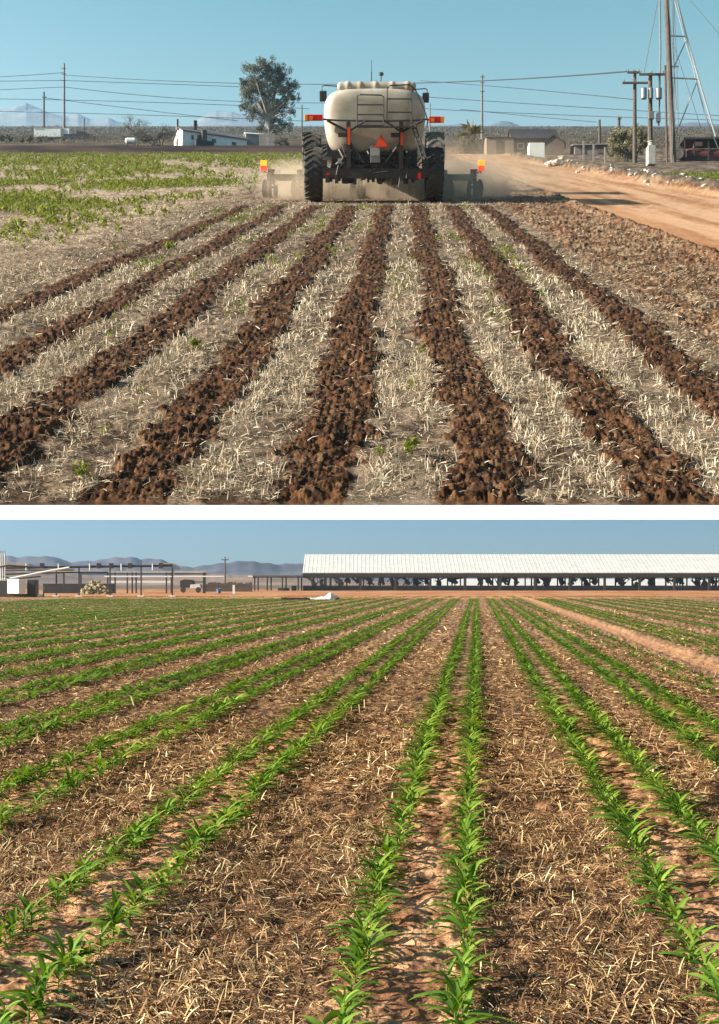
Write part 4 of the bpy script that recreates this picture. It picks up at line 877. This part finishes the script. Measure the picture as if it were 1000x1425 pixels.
# ---- trees and shrubs
def tree(name, label, cat, px, D, clumps, n, leaf, lm, bark, trunk_r, asp=.5, limbs=True, group=None, seed=1, fork=.35, depth=.55, droop=0.2, flat=.9):
    A = At(name, label, cat, px, D=D, group=group); g = np.random.default_rng(seed); cs, rs = [], []
    for cx, cy, r in clumps:
        cs.append((A.x(cx), g.normal(0, 1)*r/A.s*depth*1.3, A.z(cy))); rs.append(r/A.s)
    sub_c, sub_r = [], []
    for c_, r_ in zip(cs, rs):                 # break each mass into leafy sprays with gaps between
        for k in range(20):
            d = g.normal(size=3); d /= np.linalg.norm(d); sub_c.append(np.array(c_)+d*r_*g.uniform(.2, 1.1)*np.array([1, 1, .9])); sub_r.append(r_*g.uniform(.2, .5))
    C, k = clump_points(sub_c, sub_r, n, seed, flat); V, Fq = leaf_quads(C, leaf, asp, seed, droop)
    T = np.repeat(np.clip(g.normal(.5, .18, n)+np.array([hash((seed, int(q))) % 100/100-.5 for q in k])*.35, 0, 1), 4)
    npmesh('crown', V, Fq, M[lm], tint=T, parent=A.o)
    m = MB(); top = max(c_[2] for c_ in cs); zf = top*fork
    m.tube([(0, 0, -.2), (.1*trunk_r, 0, zf*.5), (0, 0, zf)], trunk_r, 8, trunk_r*.75)
    if limbs:
        for c_, r_ in zip(cs, rs):
            b = Vector((0, 0, min(zf*g.uniform(.6, 1), c_[2]*.8))); e = Vector(c_); mid = b.lerp(e, .5)+Vector((g.normal(0, .1), g.normal(0, .1), .12))*r_
            m.tube([b, mid, e], trunk_r*.5, 6, trunk_r*.12)
    m.build('trunk', M[bark], A.o); return A
tree('gum_tree', 'tall rounded gum tree with grey green leaves behind the white house', 'tree', 374, 214, [(372, 94, 15), (352, 102, 15), (391, 100, 15), (405, 118, 11), (340, 115, 11), (362, 118, 16), (385, 122, 17), (406, 138, 10), (344, 134, 13), (364, 142, 15), (390, 146, 16), (406, 158, 8), (352, 160, 12), (376, 164, 13), (396, 172, 11), (338, 152, 6), (362, 181, 8), (384, 184, 8), (372, 108, 14), (350, 128, 10), (398, 130, 10), (378, 150, 12), (370, 132, 14), (356, 114, 11), (388, 112, 12)], 31000, .26, 'gum', 'bark', .42, .42, seed=5, fork=.42)
def bare_tree(label, px, D, top, wpx, seed, n=7, leafn=1500):
    A = At('bare_tree', label, 'tree', px, D=D, group='leafless trees at left'); g = random.Random(seed); m = MB(); tips = []
    h = A.z(top); wd = wpx/A.s
    def br(p, d, L, r, lv):
        q = p+d*L; mid = p.lerp(q, .5)+Vector((g.gauss(0, 1), g.gauss(0, 1), g.gauss(0, 1)))*L*.08; m.tube([p, mid, q], r, 5, r*.6)
        if lv == 0: tips.append(q); return
        for _ in range(3):
            nd = (d+Vector((g.gauss(0, .75)*wd/h*2.0, g.gauss(0, .6), g.gauss(.05, .45)))).normalized(); br(q, nd, L*g.uniform(.55, .8), r*.55, lv-1)
    for k in range(n):
        d = Vector((g.uniform(-1, 1)*wd/h, g.uniform(-.4, .4), 1)).normalized(); br(Vector((g.uniform(-.25, .25)*wd, g.uniform(-.5, .5), -.1)), d, h*.36, .11, 3)
    m.build('trunk', M['darkbark'], A.o); T_ = np.array([list(t) for t in tips]); gg = np.random.default_rng(seed)
    C = T_[gg.integers(0, len(T_), leafn)]+gg.normal(0, .22, (leafn, 3)); C[:, 2] = np.abs(C[:, 2]); V, Fq = leaf_quads(C, .17, .3, seed)
    npmesh('crown', V, Fq, M['scrub'], tint=np.repeat(gg.uniform(0, .8, leafn), 4), parent=A.o)
bare_tree('tall leafless tree with twisted branches left of the white house', 187, 196, 155, 26, 3, 3, 700)
bare_tree('low bushy leafless thicket between the tall bare tree and the white house', 214, 194, 166, 48, 8, 9, 2600)
def shrub(label, px, D, clumps, n, leaf, lm, seed, group=None): return tree('shrub', label, 'shrub', px, D, clumps, n, leaf, lm, 'darkbark', .12, seed=seed, group=group, fork=.25)
shrub('wide olive shrub with feathery top beside the brown poles at right', 872, 112, [(858, 194, 14), (871, 185, 13), (886, 190, 13), (864, 207, 17), (882, 208, 17), (893, 204, 11), (851, 211, 10)], 15000, .13, 'olive', 21)
shrub('dark shrub at the foot of the gum tree, right of the board fence', 391, 200, [(385, 199, 5), (393, 197, 6), (399, 201, 5)], 1500, .16, 'gum', 22)
shrub('small dark shrub at far left edge behind the field', 8, 240, [(2, 191, 5), (12, 192, 5)], 900, .25, 'scrub', 23)
shrub('low dark scrub beside the trailer and pickup', 50, 245, [(30, 193, 4), (42, 192, 5), (56, 194, 4), (70, 194, 3), (88, 194, 3)], 1800, .22, 'scrub', 24)
def palm():
    A = At('palm_tree', 'shaggy palm with spiky crown and skirt of dead fronds right of the cart', 'palm', 655, D=150); g = np.random.default_rng(4)
    MB().tube([(0, 0, -.1), (0, 0, A.z(192))], .3, 10, .26).build('trunk', M['bark'], A.o)
    top = A.z(188); n = 46; yaw = g.uniform(0, 2*PI, n); P = np.tile([0, 0, top], (n, 1)).astype(float)
    V, Fq = ribbons(P, yaw, g.uniform(-.1, 1.45, n), g.uniform(-1.0, .7, n), g.uniform(.75, 1.15, n)*22/A.s, np.full(n, .34), [.2, .8, 1, .7, .1], roll=g.normal(0, .4, n)); npmesh('crown', V, Fq, M['olive'], tint=np.repeat(g.uniform(.2, .8, n), V.shape[1]), parent=A.o)
    cs, rs = [(A.x(648), 0, A.z(203)), (A.x(660), 0, A.z(204)), (A.x(654), 0, A.z(196)), (A.x(644), 0, A.z(210)), (A.x(667), 0, A.z(210)), (A.x(655), 0, A.z(211))], [1.0, 1.0, 1.0, .85, .85, .9]
    C, k = clump_points(cs, rs, 3500, 6); V, Fq = leaf_quads(C, .3, .2, 9, .8); npmesh('skirt', V, Fq, M['scrub'], tint=np.repeat(g.uniform(.35, 1, 3500), 4), parent=A.o)
palm()
def far_scrub():
    g = np.random.default_rng(17); n = 3600; D = np.sqrt(g.uniform(215**2, 900**2, n)); q = g.uniform(-.30, .33, n); X = q*(D*ca+H1*sa)
    C = np.stack(U(X, D, rise(X, D)+g.uniform(0, .5, n)), 1); k = 12
    P = np.repeat(C, k, 0)+g.normal(size=(n*k, 3))*np.array([1.1, .8, .38])*np.repeat(D, k)[:, None]/500; V, Fq = leaf_quads(P, np.repeat(D, k)*.0011, .6, 31)
    tag(npmesh('far_scrub', V, Fq, M['scrub'], tint=np.repeat(np.clip(g.normal(.5, .25, n*k), 0, 1), 4)), kind='stuff')
far_scrub()
def brush():
    g = np.random.default_rng(19); C = []
    for i in range(420):
        D = g.uniform(165, 330); px = g.uniform(690, 1010) if i % 3 else g.uniform(0, 230)
        if px < 600: D = g.uniform(225, 330)
        P, X = pixU_D(px, D); C.append(tuple(P)+(D,))
    C = np.array(C); k = 34; P = np.repeat(C[:, :3], k, 0)+np.random.default_rng(3).normal(size=(len(C)*k, 3))*np.array([.8, .5, .38])+np.array([0, 0, .4])
    V, Fq = leaf_quads(P, np.full(len(P), .26), .5, 37); tag(npmesh('brush', V, Fq, M['scrub'], tint=np.repeat(np.clip(g.normal(.3, .22, len(P)), 0, 1), 4)), kind='stuff')
brush()
# ---- rubble beside the road
def stone_mesh(name, r, seed, fl=.65):
    g = np.random.default_rng(seed); bm = bmesh.new(); bmesh.ops.create_icosphere(bm, subdivisions=2, radius=r)
    for v in bm.verts:
        d = v.co.normalized(); f = 1+.28*math.sin(3.1*d.x+seed)*math.cos(2.7*d.y+seed*2)+.22*math.sin(5*d.z+4*d.x+seed)+g.normal(0, .05); v.co = Vector((d.x*r*f, d.y*r*f*.9, d.z*r*f*fl+r*fl*.55))
    me = bpy.data.meshes.new(name); bm.to_mesh(me); bm.free(); me.materials.append(M['stone']); o = bpy.data.objects.new(name, me); COL.objects.link(o); return o
def rubble():
    A = At('rubble_pile', 'heap of pale broken concrete beside the road in front of the shacks', 'rubble', 781, py=231, group=None); g = np.random.default_rng(8)
    for i in range(16):
        s = stone_mesh('chunk', g.uniform(.12, .38), 40+i); s.parent = A.o; s.location = (g.normal(0, .45), g.normal(0, .3), 0 if i < 9 else g.uniform(.15, .45)); s.rotation_euler = (g.normal(0, .3), g.normal(0, .3), g.uniform(0, 6))
    for i in range(34):
        px = g.uniform(800, 1000); py = 233+(px-800)*.13+g.normal(0, 3)+3; P, X, D = pixU(px, py); s = stone_mesh('stone', g.uniform(.05, .16), 80+i)
        z = float(HU(np.array(X), np.array(D))); s.location = U(X, D, z-.01); s.rotation_euler = (0, 0, g.uniform(0, 6)); tag(s, 'pale loose stone on the dirt bank along the far side of the road', 'stone', 'stones along the road bank')
rubble()
# ================================================================== THINGS BEYOND THE MAIZE FIELD
def main_shed():
    d = 300; A = At('cattle_shed', 'long open sided shed with white corrugated gable roof beyond the maize', 'shed', 421, level=d); o = A.o
    x0, x1 = 0, A.x(1400); ze, zr = A.z(797.5), A.z(773)*1.045; W = 24; g0 = A.z(803)
    rf = MB(); th = .14
    rf.prismx([(-.6, ze), (W/2, zr), (W+.6, ze), (W+.6, ze+th), (W/2, zr+th), (-.6, ze+th)], x0, x1); r_ = rf.build('roof', M['sheet'], o)
    k = (zr-ze)/(W/2+.6); sm_ = MB(); xx = x0+.1
    while xx < x1:
        sm_.add([(xx, -.6, ze+th), (xx+.22, -.6, ze+th), (xx+.22, W/2, zr+th), (xx, W/2, zr+th), (xx+.05, -.6, ze+th+.035), (xx+.17, -.6, ze+th+.035), (xx+.17, W/2, zr+th+.035), (xx+.05, W/2, zr+th+.035)], [(0, 1, 5, 4), (1, 2, 6, 5), (2, 3, 7, 6), (3, 0, 4, 7), (4, 5, 6, 7)]); xx += .95
    sm_.build('roof_seam', M['sheet'], r_)
    MB().box(x0, x1, -.5, -.3, ze-.85, ze-.02).box(x0, x1, -.4, -.25, A.z(804), A.z(802.6)).box(x0, x1, W-.2, W+.1, ze-.5, ze-.02).build('eave_shade_beam', M['black'], o)  # black beams deepened to darken the shaded band below the roof
    px = 453.0
    while px < 1330: MB().box(A.x(px)-.28, A.x(px)+.28, -.4, .1, 0, ze-.02).build('post', M['black'], o); px += 97/2
    for i in range(36):
        X = x0+2+i*4.05; MB().box(X-.16, X+.16, W*.5-.2, W*.5+.2, 0, zr-.3).build('post', M['black'], o)
        if i % 2: MB().box(X-.16, X+.16, W-.2, W+.1, 0, ze).build('post', M['black'], o)
    MB().box(x0, x1, 1.0, 1.4, 0, 1.15).box(x0, x1, W-2, W-1.6, 0, .8).build('feed_bunk', M['black'], o)
    g = np.random.default_rng(12)
    for i in range(56):  # fans with irregular dark masses added to darken the shed interior
        X = x0+2.5+i*2.5+g.normal(0, 1.4); z = A.z(806.5)-g.uniform(0, 1.0); y = g.uniform(2, 20); r = g.uniform(.4, .75)
        f = MB().lathe([(r*.85, -.3), (r, -.28), (r, .28), (r*.85, .3), (r*.8, .12), (.25, .1), (.2, .22)], 16, 'y', (X, y, z)); f.box(X-.06, X+.06, y-.06, y+.06, z+r*.9, ze+1.2); f.box(X-.35, X+.35, y-.2, y+.5, z-.35, z+.35); f.box(X+r*g.uniform(-1, 1)-.2, X+r*g.uniform(-.3, 1)+.5, y-.2, y+.5, z-r*g.uniform(.2, 1.6), z+.1); f.box(X-.14, X+.14, y-.1, y+.1, 0, z) if i % 3 else None; [f.tube([(X+g.normal(0, .5), y, z-g.uniform(.2, 1.2)), (X+g.normal(0, .8), y, z+g.uniform(.3, 1.6)), (X+g.normal(0, 1.4), y, ze-.6)], g.uniform(.08, .4), 5) for _ in range(4)]; f.build('fan_dark_mass', M['black'], o)
    return A
main_shed()
def annex():
    A = At('lean_to', 'low black framed flat shelter joined to the left end of the white roofed shed', 'shelter', 386, level=296); o = A.o
    MB().box(A.x(350), A.x(421), -1, 7, A.z(802), A.z(800.4)).build('roof', M['roofgrey'], o); MB().box(A.x(346), A.x(352), -1.3, 2, A.z(803), A.z(801)).build('flashing', M['white'], o); MB().box(A.x(352), A.x(419), -.9, -.6, A.z(804), A.z(802.3)).build('beam', M['black'], o)
    for px, y in ((354.5, -.8), (356.5, 5), (372, -.8), (375, 5), (393, -.8), (396, 5), (415, -.8), (418, 5)): MB().box(A.x(px)-.16, A.x(px)+.16, y, y+.3, 0, A.z(802.2)).build('post', M['black'], o)
    MB().box(A.x(386), A.x(402), 1, 2.2, 0, A.z(818.5)).box(A.x(405), A.x(412), 1, 2.2, 0, A.z(815)).build('trough', M['black'], o)
annex()
def back_shed():
    A = At('far_shed', 'low bright white roofed shed seen through the open side of the long shed', 'shed', 420, level=420); o = A.o
    MB().prismx([(0, A.z(815)), (7, A.z(806)), (14, A.z(815)), (14, A.z(815)+.15), (7, A.z(806)+.15), (0, A.z(815)+.15)], A.x(590), A.x(1300)).build('roof', M['sheet'], o)
    MB().box(A.x(590), A.x(1300), 1, 13, 0, A.z(815.1)).build('wall', M['roofgrey'], o)
    for i in range(14): MB().box(A.x(600+i*48)-.2, A.x(600+i*48)+.2, -.2, .3, 0, A.z(815)).build('post', M['white'], o)
back_shed()
def piperack():
    A = At('pipe_rack', 'black steel pipe rack on thin posts beside the field at left', 'frame', 153, level=112); o = A.o
    c = lambda cx, cy, y=0: A.p(cx*.34, 700+cy*.34, y)
    for cx, cy in ((323, 0), (450, 0), (577, 0), (705, 0), (230, 0)):
        MB().box(c(cx, 0)[0]-.055, c(cx, 0)[0]+.055, -.055, .055, .1, c(0, 262)[2]).build('post', M['black'], o); MB().box(c(cx, 0)[0]-.3, c(cx, 0)[0]+.3, -.3, .3, -.02, .1).build('footing', M['oldwhite'], o)
    MB().tube([c(-30, 266), c(705, 256)], .10, 8).build('beam', M['black'], o)
    m = MB()
    for cx in (108, 240, 368, 497, 625): m.tube([c(cx, 248, -.12), c(cx, 276, -.12)], .06, 6)
    m.tube([c(690, 254), c(708, 256), c(710, 300)], .05); m.build('bracket', M['pale'], o)
    for cx in (404, 532, 658, 172, 455): MB().box(c(cx-8, 0)[0], c(cx+8, 0)[0], -.15, .15, c(0, 268)[2], c(0, 246)[2]).build('motor', M['black'], o)
    MB().tube([c(-20, 318, -.3), c(60, 306, -.3), c(180, 282, -.3), c(285, 264, -.3)], .09, 8).build('pipe', M['oldwhite'], o)
    MB().tube([c(20, 292, .3), c(280, 284, .3), c(440, 284, .3)], .06, 8).tube([c(10, 275, .3), c(300, 275, .3)], .05, 8).build('pipe', M['black'], o)
    MB().tube([c(640, 252, -.1), c(700, 246, -.1), (c(745, 0)[0], -.1, c(0, 262)[2])], .05, 6).build('pipe', M['pale'], o)
piperack()
def rack2():
    A = At('shade_frame', 'cream beamed low shade frame behind the black pipe rack', 'frame', 220, level=170); o = A.o
    c = lambda cx, cy, y=0: A.p(cx*.34, 700+cy*.34, y)
    MB().box(c(150, 0)[0], c(842, 0)[0], 0, .2, c(0, 285)[2], c(0, 278)[2]).build('beam', M['cream'], o)
    MB().box(c(445, 0)[0], c(925, 0)[0], -3, -2.8, c(0, 303)[2], c(0, 298)[2]).build('beam', M['white'], o)
    MB().box(c(300, 0)[0], c(830, 0)[0], 4, 4.2, c(0, 292)[2], c(0, 287)[2]).build('beam', M['black'], o)
    for cx in (832, 838, 700, 680, 556, 540, 520, 440, 470, 330, 260): MB().box(c(cx, 0)[0]-.09, c(cx, 0)[0]+.09, 0, .2, 0, c(0, 284)[2]).build('post', M['black'], o)
    MB().box(c(440, 0)[0], c(700, 0)[0], 2, 2.1, c(0, 327)[2], c(0, 318)[2]).build('panel', M['white'], o)
    MB().box(c(160, 0)[0], c(450, 0)[0], 2, 3, 0, c(0, 330)[2]).build('wall', M['roofdark'], o)
rack2()
def pump_station():
    A = At('pump_station', 'dark pump station with a square white tank panel at the left edge', 'pump', 22, level=108); o = A.o
    c = lambda cx, cy, y=0: A.p(cx*.34, 700+cy*.34, y)
    tk = MB().box(-.72, .72, -.35, .35, c(0, 370)[2], c(0, 311)[2]).build('white_tank', M['white'], o, bevel=.06); tk.location = (c(75, 0)[0], -.7, 0); tk.rotation_euler = (0, 0, -.62)
    MB().box(c(-60, 0)[0], c(36, 0)[0], -.2, 1.5, .0, c(0, 318)[2]).box(c(112, 0)[0], c(146, 0)[0], -.2, 1, .0, c(0, 314)[2]).box(c(36, 0)[0], c(112, 0)[0], -.4, .6, 0, c(0, 372)[2]).build('housing', M['black'], o, bevel=.05)
    for cx in (-4, 4, 14): MB().tube([(c(cx, 0)[0], .4, 0), c(cx+2, 330, .4), c(cx, 205, .4), c(cx-4, 198, .4)], .06, 8).build('riser_pipe', M['pale'], o)
    MB().tube([c(0, 300, .5), c(40, 312, .5), c(160, 300, .5)], .06, 8).tube([c(-10, 262, .4), c(30, 256, .4), c(120, 262, .4)], .08, 8).build('pipe', M['black'], o)
    MB().box(c(155, 0)[0], c(172, 0)[0], -.2, .2, 0, c(0, 374)[2]).build('drum', M['white'], o, bevel=.03); MB().box(c(178, 0)[0]-.05, c(178, 0)[0]+.05, -.1, 0, 0, c(0, 345)[2]).build('stake', M['palewood'], o)
pump_station()
def hay():
    A = At('hay_heap', 'pale yellowish heap of baled hay behind the pipe rack posts', 'hay heap', 133, level=150); c = lambda cx, cy, y=0: A.p(cx*.34, 700+cy*.34, y); g = np.random.default_rng(2)
    for i in range(80):
        x = c(g.uniform(338, 452), 0)[0]; t = abs(x/ c(452, 0)[0]); s = stone_mesh('bale', g.uniform(.14, .30), 300+i, .7); s.data.materials.clear(); s.data.materials.append(M['hay']); s.parent = A.o; s.location = (x, g.normal(0, .6), g.uniform(0, 1)*max(.1, (1-t**2))*(c(0, 322)[2]))
hay()
def farm_truck():
    A = At('farm_truck', 'small dark flatbed truck with pale cab front beyond the shade frame', 'truck', 270, level=190); o = A.o; c = lambda cx, cy: A.p(cx*.34, 700+cy*.34)
    q = lambda cx, cy: (c(cx, cy)[0], c(cx, cy)[2])
    MB().prism([q(735, 346), q(735, 318), q(752, 312), q(785, 314), q(792, 330), q(815, 332), q(822, 346)], 0, 1.9).build('body', M['black'], o, bevel=.08)
    MB().prism([q(778, 350), q(780, 334), q(818, 332), q(824, 350)], -.3, -.05).build('hood', M['oldwhite'], o, bevel=.05)
    MB().box(c(745, 0)[0], c(830, 0)[0], .2, 1.6, c(0, 325)[2], c(0, 321)[2]).build('rack', M['black'], o)
    for cx in (750, 812): MB().lathe([(.15, -.1), (.38, -.1), (.42, 0), (.38, .1), (.15, .1)], 14, 'y', (c(cx, 0)[0], -.35, .42)).build('wheel', M['rubber'], o)
farm_truck()
A = At('utility_pole', 'thin dark utility pole in front of the purple hills beyond the maize', 'pole', 313, level=260)
MB().tube([(0, 0, 0), (0, 0, A.z(775))], .16, 8, .12).build('shaft', M['wood'], A.o); MB().box(-.7, .7, -.2, -.1, A.z(779)-.08, A.z(779)+.08).build('crossarm', M['wood'], A.o)
for k in (-.6, 0, .6): MB().lathe([(.06, 0), (.09, .1), (.03, .22)], 8, 'z', (k, -.15, A.z(779)+.08)).build('insulator', M['grey'], A.o)
A = At('corral_wall', 'long low brown corral wall below the purple hills', 'wall', 320, level=240)
g = np.random.default_rng(6); m = MB()
for i in range(30): m.box(A.x(282+i*2.3), A.x(282+i*2.3)+.27, 0, .3, 0, A.z(811)+g.normal(0, .1))
m.build('panels', M['brownwall'], A.o); MB().box(A.x(281), A.x(352), -.05, -.02, A.z(816), A.z(815)).build('rail', M['wood'], A.o)
A = At('marker_post', 'short white marker post standing on the bare soil below the hills', 'post', 325, level=140); MB().box(-.12, .12, -.1, .1, 0, A.z(814)).build('shaft', M['white'], A.o); MB().box(-.3, .3, -.2, .2, 0, .12).build('base', M['conc'], A.o)
A = At('blue_drum', 'small blue drum on the bare soil near the corral wall', 'drum', 304, level=170); bl = mat('blue_plastic', (.07, .14, .26), .5, .1)
MB().lathe([(.27, 0), (.3, .04), (.28, .2), (.3, .23), (.28, .45), (.3, .6), (.2, .62)], 14, 'z').build('body', bl, A.o); MB().lathe([(.06, .62), (.06, .67)], 8, 'z', (.15, 0, 0)).build('cap', M['white'], A.o)
def sheet():
    y0 = 88; g = np.random.default_rng(9); nx, ny = 46, 14; V = np.zeros((ny, nx, 3))
    x0, x1 = (414-500)/F*y0, (466-500)/F*y0
    for j in range(ny):
        for i in range(nx):
            u, v = i/(nx-1), j/(ny-1); h = math.sin(PI*v)**.5*(.08+.30*smooth(np.array((u-.42)/.45))*min(1, (1-u)*9)); V[j, i] = (x0+(x1-x0)*u+.3*v, y0+v*3.2, .03+float(h)*(1+.25*math.sin(u*23+v*5))+g.normal(0, .008))
    o = npmesh('tarp', V, grid_faces(ny, nx).reshape(-1, 4), M['tarp'], smoothsh=True); so = o.modifiers.new('t', 'SOLIDIFY'); so.thickness = .01; tag(o, 'crumpled white tarp lying on the soil at the far end of the maize rows', 'tarp')
    A = At('board', 'flat dark board lying at the left end of the white tarp', 'board', 412, level=86); MB().box(-1.0, .9, 0, .5, .03, .16).build('plank', M['roofdark'], A.o, bevel=.02); MB().box(-.8, -.7, -.02, .52, .165, .19).box(.6, .7, -.02, .52, .165, .19).build('batten', M['wood'], A.o)
sheet()
# ================================================================== AIR: haze and dust
def volbox(name, verts, dens, col, aniso=.2, noise=None):
    fs = [(0, 1, 2, 3), (4, 7, 6, 5), (0, 4, 5, 1), (1, 5, 6, 2), (2, 6, 7, 3), (3, 7, 4, 0)]
    m = bpy.data.materials.new(name); m.use_nodes = True; t = m.node_tree; t.nodes.clear(); o_ = t.nodes.new('ShaderNodeOutputMaterial'); v = t.nodes.new('ShaderNodeVolumePrincipled')
    v.inputs['Color'].default_value = (*col, 1); v.inputs['Density'].default_value = dens; v.inputs['Anisotropy'].default_value = aniso; t.links.new(v.outputs[0], o_.inputs['Volume'])
    ob = MB().add(verts, fs).build(name, m); tag(ob, kind='stuff'); return ob, t, v
def bxv(x0, x1, y0, y1, z0, z1): return [(x0, y0, z0), (x1, y0, z0), (x1, y1, z0), (x0, y1, z0), (x0, y0, z1), (x1, y0, z1), (x1, y1, z1), (x0, y1, z1)]
HAZE = 1
if HAZE: volbox('haze', bxv(-1950, 1950, -62, 4700, -4, 1650), .00017, (.50, .74, 1.0), .3)
def dust():
    D = CART.D; A = CART; cx = A.P.x
    for (x0, x1, d0, d1, h, dn, sd) in ((-4.0, 4.8, .5, 13, 1.3, 1.5, 0), (0.5, 7.5, 1.0, 26, 2.2, .12, 4)):
        V = []
        for z in (.02, h):
            for (xx, dd) in ((x0, d0), (x1, d0), (x1+ (0 if sd == 0 else 4), d1), (x0, d1)): V.append((xx, dd, z))
        ob, t, v = volbox('dust_cloud', V, 1, (.86, .70, .52), .1)
        ob.location = A.P; ob.rotation_euler = (AL, 0, 0)
        tc = t.nodes.new('ShaderNodeTexCoord'); n = t.nodes.new('ShaderNodeTexNoise'); n.inputs['Scale'].default_value = 1.3; n.inputs['Detail'].default_value = 4; n.noise_dimensions = '4D'; n.inputs['W'].default_value = sd
        t.links.new(tc.outputs['Object'], n.inputs['Vector']); mr = t.nodes.new('ShaderNodeMapRange'); mr.inputs[1].default_value = .40; mr.inputs[2].default_value = .62; mr.inputs[3].default_value = .03; mr.inputs[4].default_value = 1.0; t.links.new(n.outputs[0], mr.inputs[0])
        s = t.nodes.new('ShaderNodeSeparateXYZ'); t.links.new(tc.outputs['Object'], s.inputs[0]); f = mr.outputs[0]
        def fade(sock, a, b, f):
            q = t.nodes.new('ShaderNodeMapRange'); q.interpolation_type = 'SMOOTHSTEP'; q.inputs[1].default_value = a; q.inputs[2].default_value = b; t.links.new(sock, q.inputs[0])
            mu = t.nodes.new('ShaderNodeMath'); mu.operation = 'MULTIPLY'; t.links.new(f, mu.inputs[0]); t.links.new(q.outputs[0], mu.inputs[1]); return mu.outputs[0]
        f = fade(s.outputs['Z'], h, 0, f); f = fade(s.outputs['X'], x0, x0+1.7, f); f = fade(s.outputs['X'], x1, x1-1.9, f); f = fade(s.outputs['Y'], d0, d0+2.4, f); f = fade(s.outputs['Y'], d1, d1*.6, f)
        mu = t.nodes.new('ShaderNodeMath'); mu.operation = 'MULTIPLY'; mu.inputs[1].default_value = dn; t.links.new(f, mu.inputs[0]); t.links.new(mu.outputs[0], v.inputs['Density'])
dust()
